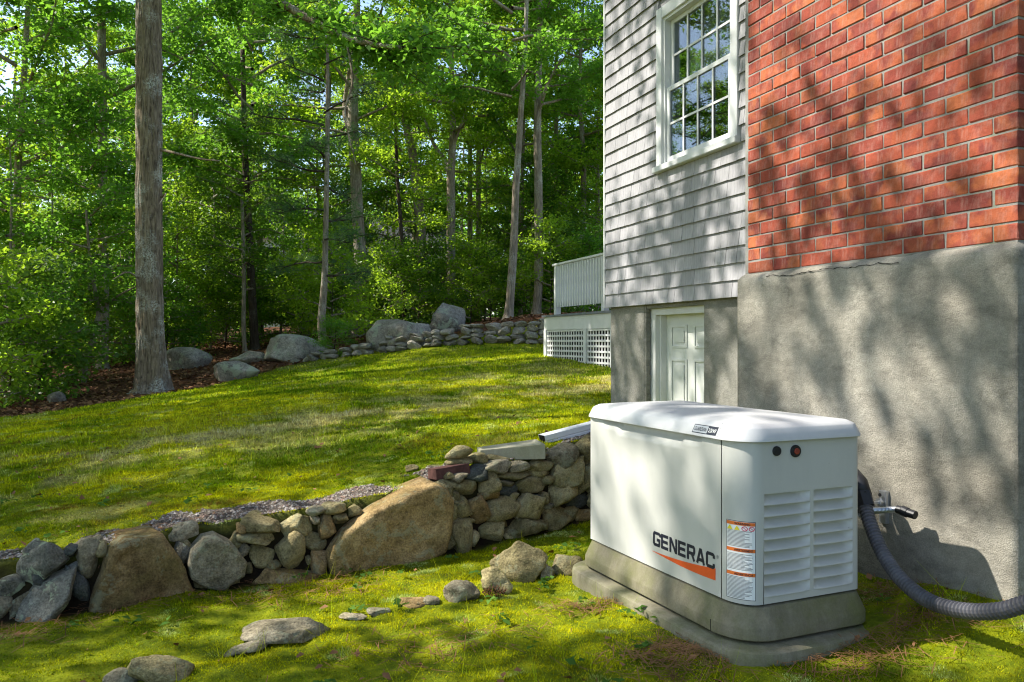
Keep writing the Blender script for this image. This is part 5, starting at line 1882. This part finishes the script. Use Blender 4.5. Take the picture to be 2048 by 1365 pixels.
tree('oak_tree', 'thin dark crooked trunk between the lichen trunk and the brown curving one', 'tree', 24.5, [(809, 600, 10), (806, 540, 9), (801, 440, 8), (794, 340, 7), (790, 200, 5)], 'dark_bark', SAPS[1], 2.0, 1.1, 0)
tree('oak_tree', 'slim far trunk right of the straight brown trunk', 'tree', 32.0, [(958, 640, 12), (957, 480, 10), (957, 330, 10), (962, 200, 8), (966, 40, 6)], 'grey_bark', CANOPY[3], 1.4, 1.0, 2.0)
tree('oak_tree', 'slim trunk seen just above the deck railing', 'tree', 27.0, [(1166, 640, 14), (1166, 480, 12), (1167, 330, 11), (1160, 180, 8), (1165, 20, 6)], 'grey_bark', CANOPY[2], 2.0, 1.0, 3.3)
tree('oak_tree', 'thin far trunk between the railing and the house corner', 'tree', 32.0, [(1196, 640, 10), (1195, 480, 9), (1196, 300, 8), (1200, 120, 6)], 'grey_bark', CANOPY[1], .4, 1.0, .2)
tree('oak_tree', 'slim pale far trunk left of the white pine', 'tree', 30.0, [(522, 680, 13), (520, 520, 12), (519, 400, 11), (522, 250, 9), (520, 60, 7)], 'grey_bark', CANOPY[2], 2.0, 1.0, 1.9)

# --- background wood: individual trees that nothing tells apart
rw = random.Random(21)
def free_tree(X, Z, crown, label, group, name='background_tree', r=.13, h=12.0, cz=0.0, cs=1.0, bark='grey_bark', cat='tree', crot=None):
    x, y = c2w(X, Z)
    lean = rw.uniform(-.5, .5)
    path = [(0, (0, 0), r), (lean * .1, (0, h * .25), r * .85), (lean * .4, (lean * .2, h * .55), r * .65), (lean, (lean * .3, h), r * .22)]
    return tree(name, label, cat, Z, path, bark, crown, cz, cs, rw.uniform(0, 6.28) if crot is None else crot, group, xy=(x, y), n=8, straight=crot is not None)
k = 0
for Z in (27, 31, 36, 42, 50):
    X = -1.15 * Z + rw.uniform(0, 2)
    while X < .30 * Z:
        free_tree(X + rw.uniform(-.8, .8), Z + rw.uniform(-1.4, 1.4), CANOPY[(k * 3 + k // 4) % 4], 'slender background tree deep in the leafy wood', 'background trees of the wood', r=rw.uniform(.08, .15), h=rw.uniform(11, 14), cz=rw.uniform(-1.2, .8), cs=rw.uniform(.9, 1.15))
        X += rw.uniform(4.2, 6.4) * (1 + (Z - 26) * .012) * (1.0 if X > -.7 * Z else 1.35)
        k += 1
# understory along the wood's edge
def bush(px, Z, mesh, cs, label, group=None, cz=0.0):
    X = (px - 1024) / F * Z
    x, y = c2w(X, Z)
    return tree('shrub', label, 'shrub', Z, [(0, (0, 0), .022), (.05, (.02, .5 * cs), .016), (.08, (.05, 1.3 * cs), .007)], 'dark_bark', mesh, cz, cs, rw.uniform(0, 6.28), group, xy=(x, y), n=6)
def sapling(px, Z, mesh, cs, label, group=None, cz=0.0):
    X = (px - 1024) / F * Z
    x, y = c2w(X, Z)
    h = 5.2 * cs
    return tree('sapling', label, 'sapling', Z, [(0, (0, 0), .04), (.1, (.05, h * .35), .032), (.12, (.15, h * .7), .02), (.05, (.1, h), .008)], 'grey_bark', mesh, cz, cs, rw.uniform(0, 6.28), group, xy=(x, y), n=7)
for i, (px_, Z_) in enumerate(((15, 14.2), (75, 14.8), (-60, 13.0), (120, 17.0), (-20, 16.5), (150, 20.5), (245, 21.0), (330, 21.0), (395, 22.5), (450, 24.0), (560, 25), (600, 23.5), (690, 26), (740, 25.5), (780, 23.2), (835, 24.2), (880, 27), (940, 24.0), (980, 26.0), (1050, 25.5), (1100, 23.0), (1140, 25.0), (1180, 23.5), (660, 21.0), (420, 27), (300, 26), (180, 25), (60, 22), (520, 28), (1010, 29), (870, 30), (760, 30), (930, 29), (1075, 30), (1120, 29), (980, 32), (1040, 33), (820, 28.5), (700, 32), (620, 33), (1170, 31), (560, 32), (470, 33), (380, 30), (250, 30), (100, 27))):
    bush(px_, Z_ , SHRUBS[i % 3], rw.uniform(.95, 1.35), 'dense leafy shrub in the undergrowth at the wood edge', 'shrubs along the wood edge')
for i, (px_, Z_) in enumerate(((5, 16.0), (90, 18.2), (150, 22), (255, 22.5), (345, 22.5), (420, 24), (560, 24.8), (610, 27), (770, 29), (860, 30.0), (970, 28.5), (1060, 27), (1130, 27.5), (1195, 26), (450, 29), (690, 30), (-70, 19), (320, 25))):
    sapling(px_, Z_, SAPS[i % 3], rw.uniform(.9, 1.25), 'leafy young sapling among the taller trunks', 'saplings of the understory')
bush(665, 17.4, SHRUBS[1], .42, 'small low green shrub beside the lichen-spotted boulder')

# the far wood beyond, one unbroken mass of leaves
def far_wood():
    rng = np.random.default_rng(88)
    n_ = 60000
    Zf = 60 + 9 * rng.random(n_)
    Xf = (-1.3 + 1.75 * rng.random(n_)) * Zf
    xs, ys = c2w(Xf, Zf)
    top = 7.5 + 7 * fbm(Xf * .12 + 5, Zf * .12, 3)
    c = np.stack([xs, ys, terrain(xs, ys, False) + top * rng.random(n_) ** 1.15], 1)
    L = .38 + .3 * rng.random(n_)
    v = leaf_quads(c.astype(np.float32), L, L * .62, .4, rng)
    t = np.clip(rng.normal(.5, .25, n_), 0, 1)
    link('distant_wood', np_mesh('distant_wood', v.reshape(-1, 3), 4, np.stack([t, t, t], 1).astype(np.float32)), 'oak_leaves', None, False, kind='stuff', label='distant mass of green woodland closing off the view', category='wood')
far_wood()

# leafy oak spray hanging from the overhead limb
def spray():
    rng = np.random.default_rng(55)
    C = []
    tw = MB()
    root = bpy.data.objects['oak_tree']
    for k in range(34):
        t = rng.random()
        p = at(np.interp(t, [0, .5, 1], [560, 720, 815]), np.interp(t, [0, .5, 1], [5, 84, 98]), np.interp(t, [0, 1], [13.2, 12.0]))
        e = p + Vector((*c2w(rng.normal(.3, .6), rng.normal(0, .5)), rng.normal(-.1, .35)))
        tw.tube([p, p.lerp(e, .5), e], [.012, .008, .004], 4, caps=False)
        n_ = 90
        f = rng.random(n_)
        C.append(np.array(p)[None] * (1 - f[:, None]) + np.array(e)[None] * f[:, None] + rng.normal(0, .13, (n_, 3)))
    c = np.concatenate(C) - np.array(root.location)[None]
    L = .09 + .06 * rng.random(len(c))
    v = leaf_quads(c.astype(np.float32), L, L * .6, .55, rng)
    t = np.clip(rng.normal(.4, .22, len(c)), 0, 1)
    link('leaf_spray', np_mesh('leaf_spray', v.reshape(-1, 3), 4, np.stack([t, t, t], 1).astype(np.float32)), 'oak_leaves', root)
    tw.v = [tuple(Vector(p) - root.location) for p in tw.v]
    tw.build('twigs', 'dark_bark', root)
spray()

# --- yard trees left of the view whose crowns dapple the lawn, the generator and the house
for i, (x, y, ci, cz, cs, cr) in enumerate(SHADE):
    X, Z = w2c(x, y)
    free_tree(X, Z, CANOPY[ci], 'tall yard tree left of the view shading the lawn', 'yard trees outside the left of the view', name='yard_tree', r=.2, h=14 * cs + cz, cz=cz, cs=cs, crot=cr)

# --- neighbouring houses glimpsed through the leaves
def far_house(label, px, Z, wid, zb, ze, zr, mat):
    c = at(px, 683, Z)
    o = thing('neighbour_house', label, 'house', (c.x, c.y, R(zb)), -YAW + .25)
    h = ze - zb
    w2 = wid / 2
    MB().box((-w2, -3, -2), (w2, 3, h)).build('wall', mat, o)
    r = zr - zb
    MB().add([(-w2 - .3, -3.3, h - .05), (w2 + .3, -3.3, h - .05), (w2 + .3, 0, r), (-w2 - .3, 0, r), (-w2 - .3, 3.3, h - .05), (w2 + .3, 3.3, h - .05)], [(0, 1, 2, 3), (3, 2, 5, 4), (0, 3, 4), (1, 5, 2), (0, 4, 5, 1)]).build('roof', 'roof_shingle', o)
    MB().box((-w2 - .32, -3.36, h - .3), (w2 + .32, -3.305, h - .02)).build('fascia', 'white_paint', o)
    for k in range(3):
        xx = -w2 + wid * (k + .5) / 3
        f = MB().box((xx - .6, -3.06, h - 2.3), (xx + .6, -3.002, h - .8)).build('window', 'trim_vinyl', o)
        MB().box((xx - .5, -3.08, h - 2.2), (xx + .5, -3.062, h - .9)).build('pane', 'room_dark', f)
far_house('beige house with grey roof glimpsed between trunks left of the brown curving trunk', 745, 47.0, 8.0, .4, 4.6, 7.2, 'beige_siding')
far_house('white house glimpsed through leaves left of the white pine', 545, 52.0, 5.0, .2, 6.6, 8.6, 'white_paint')
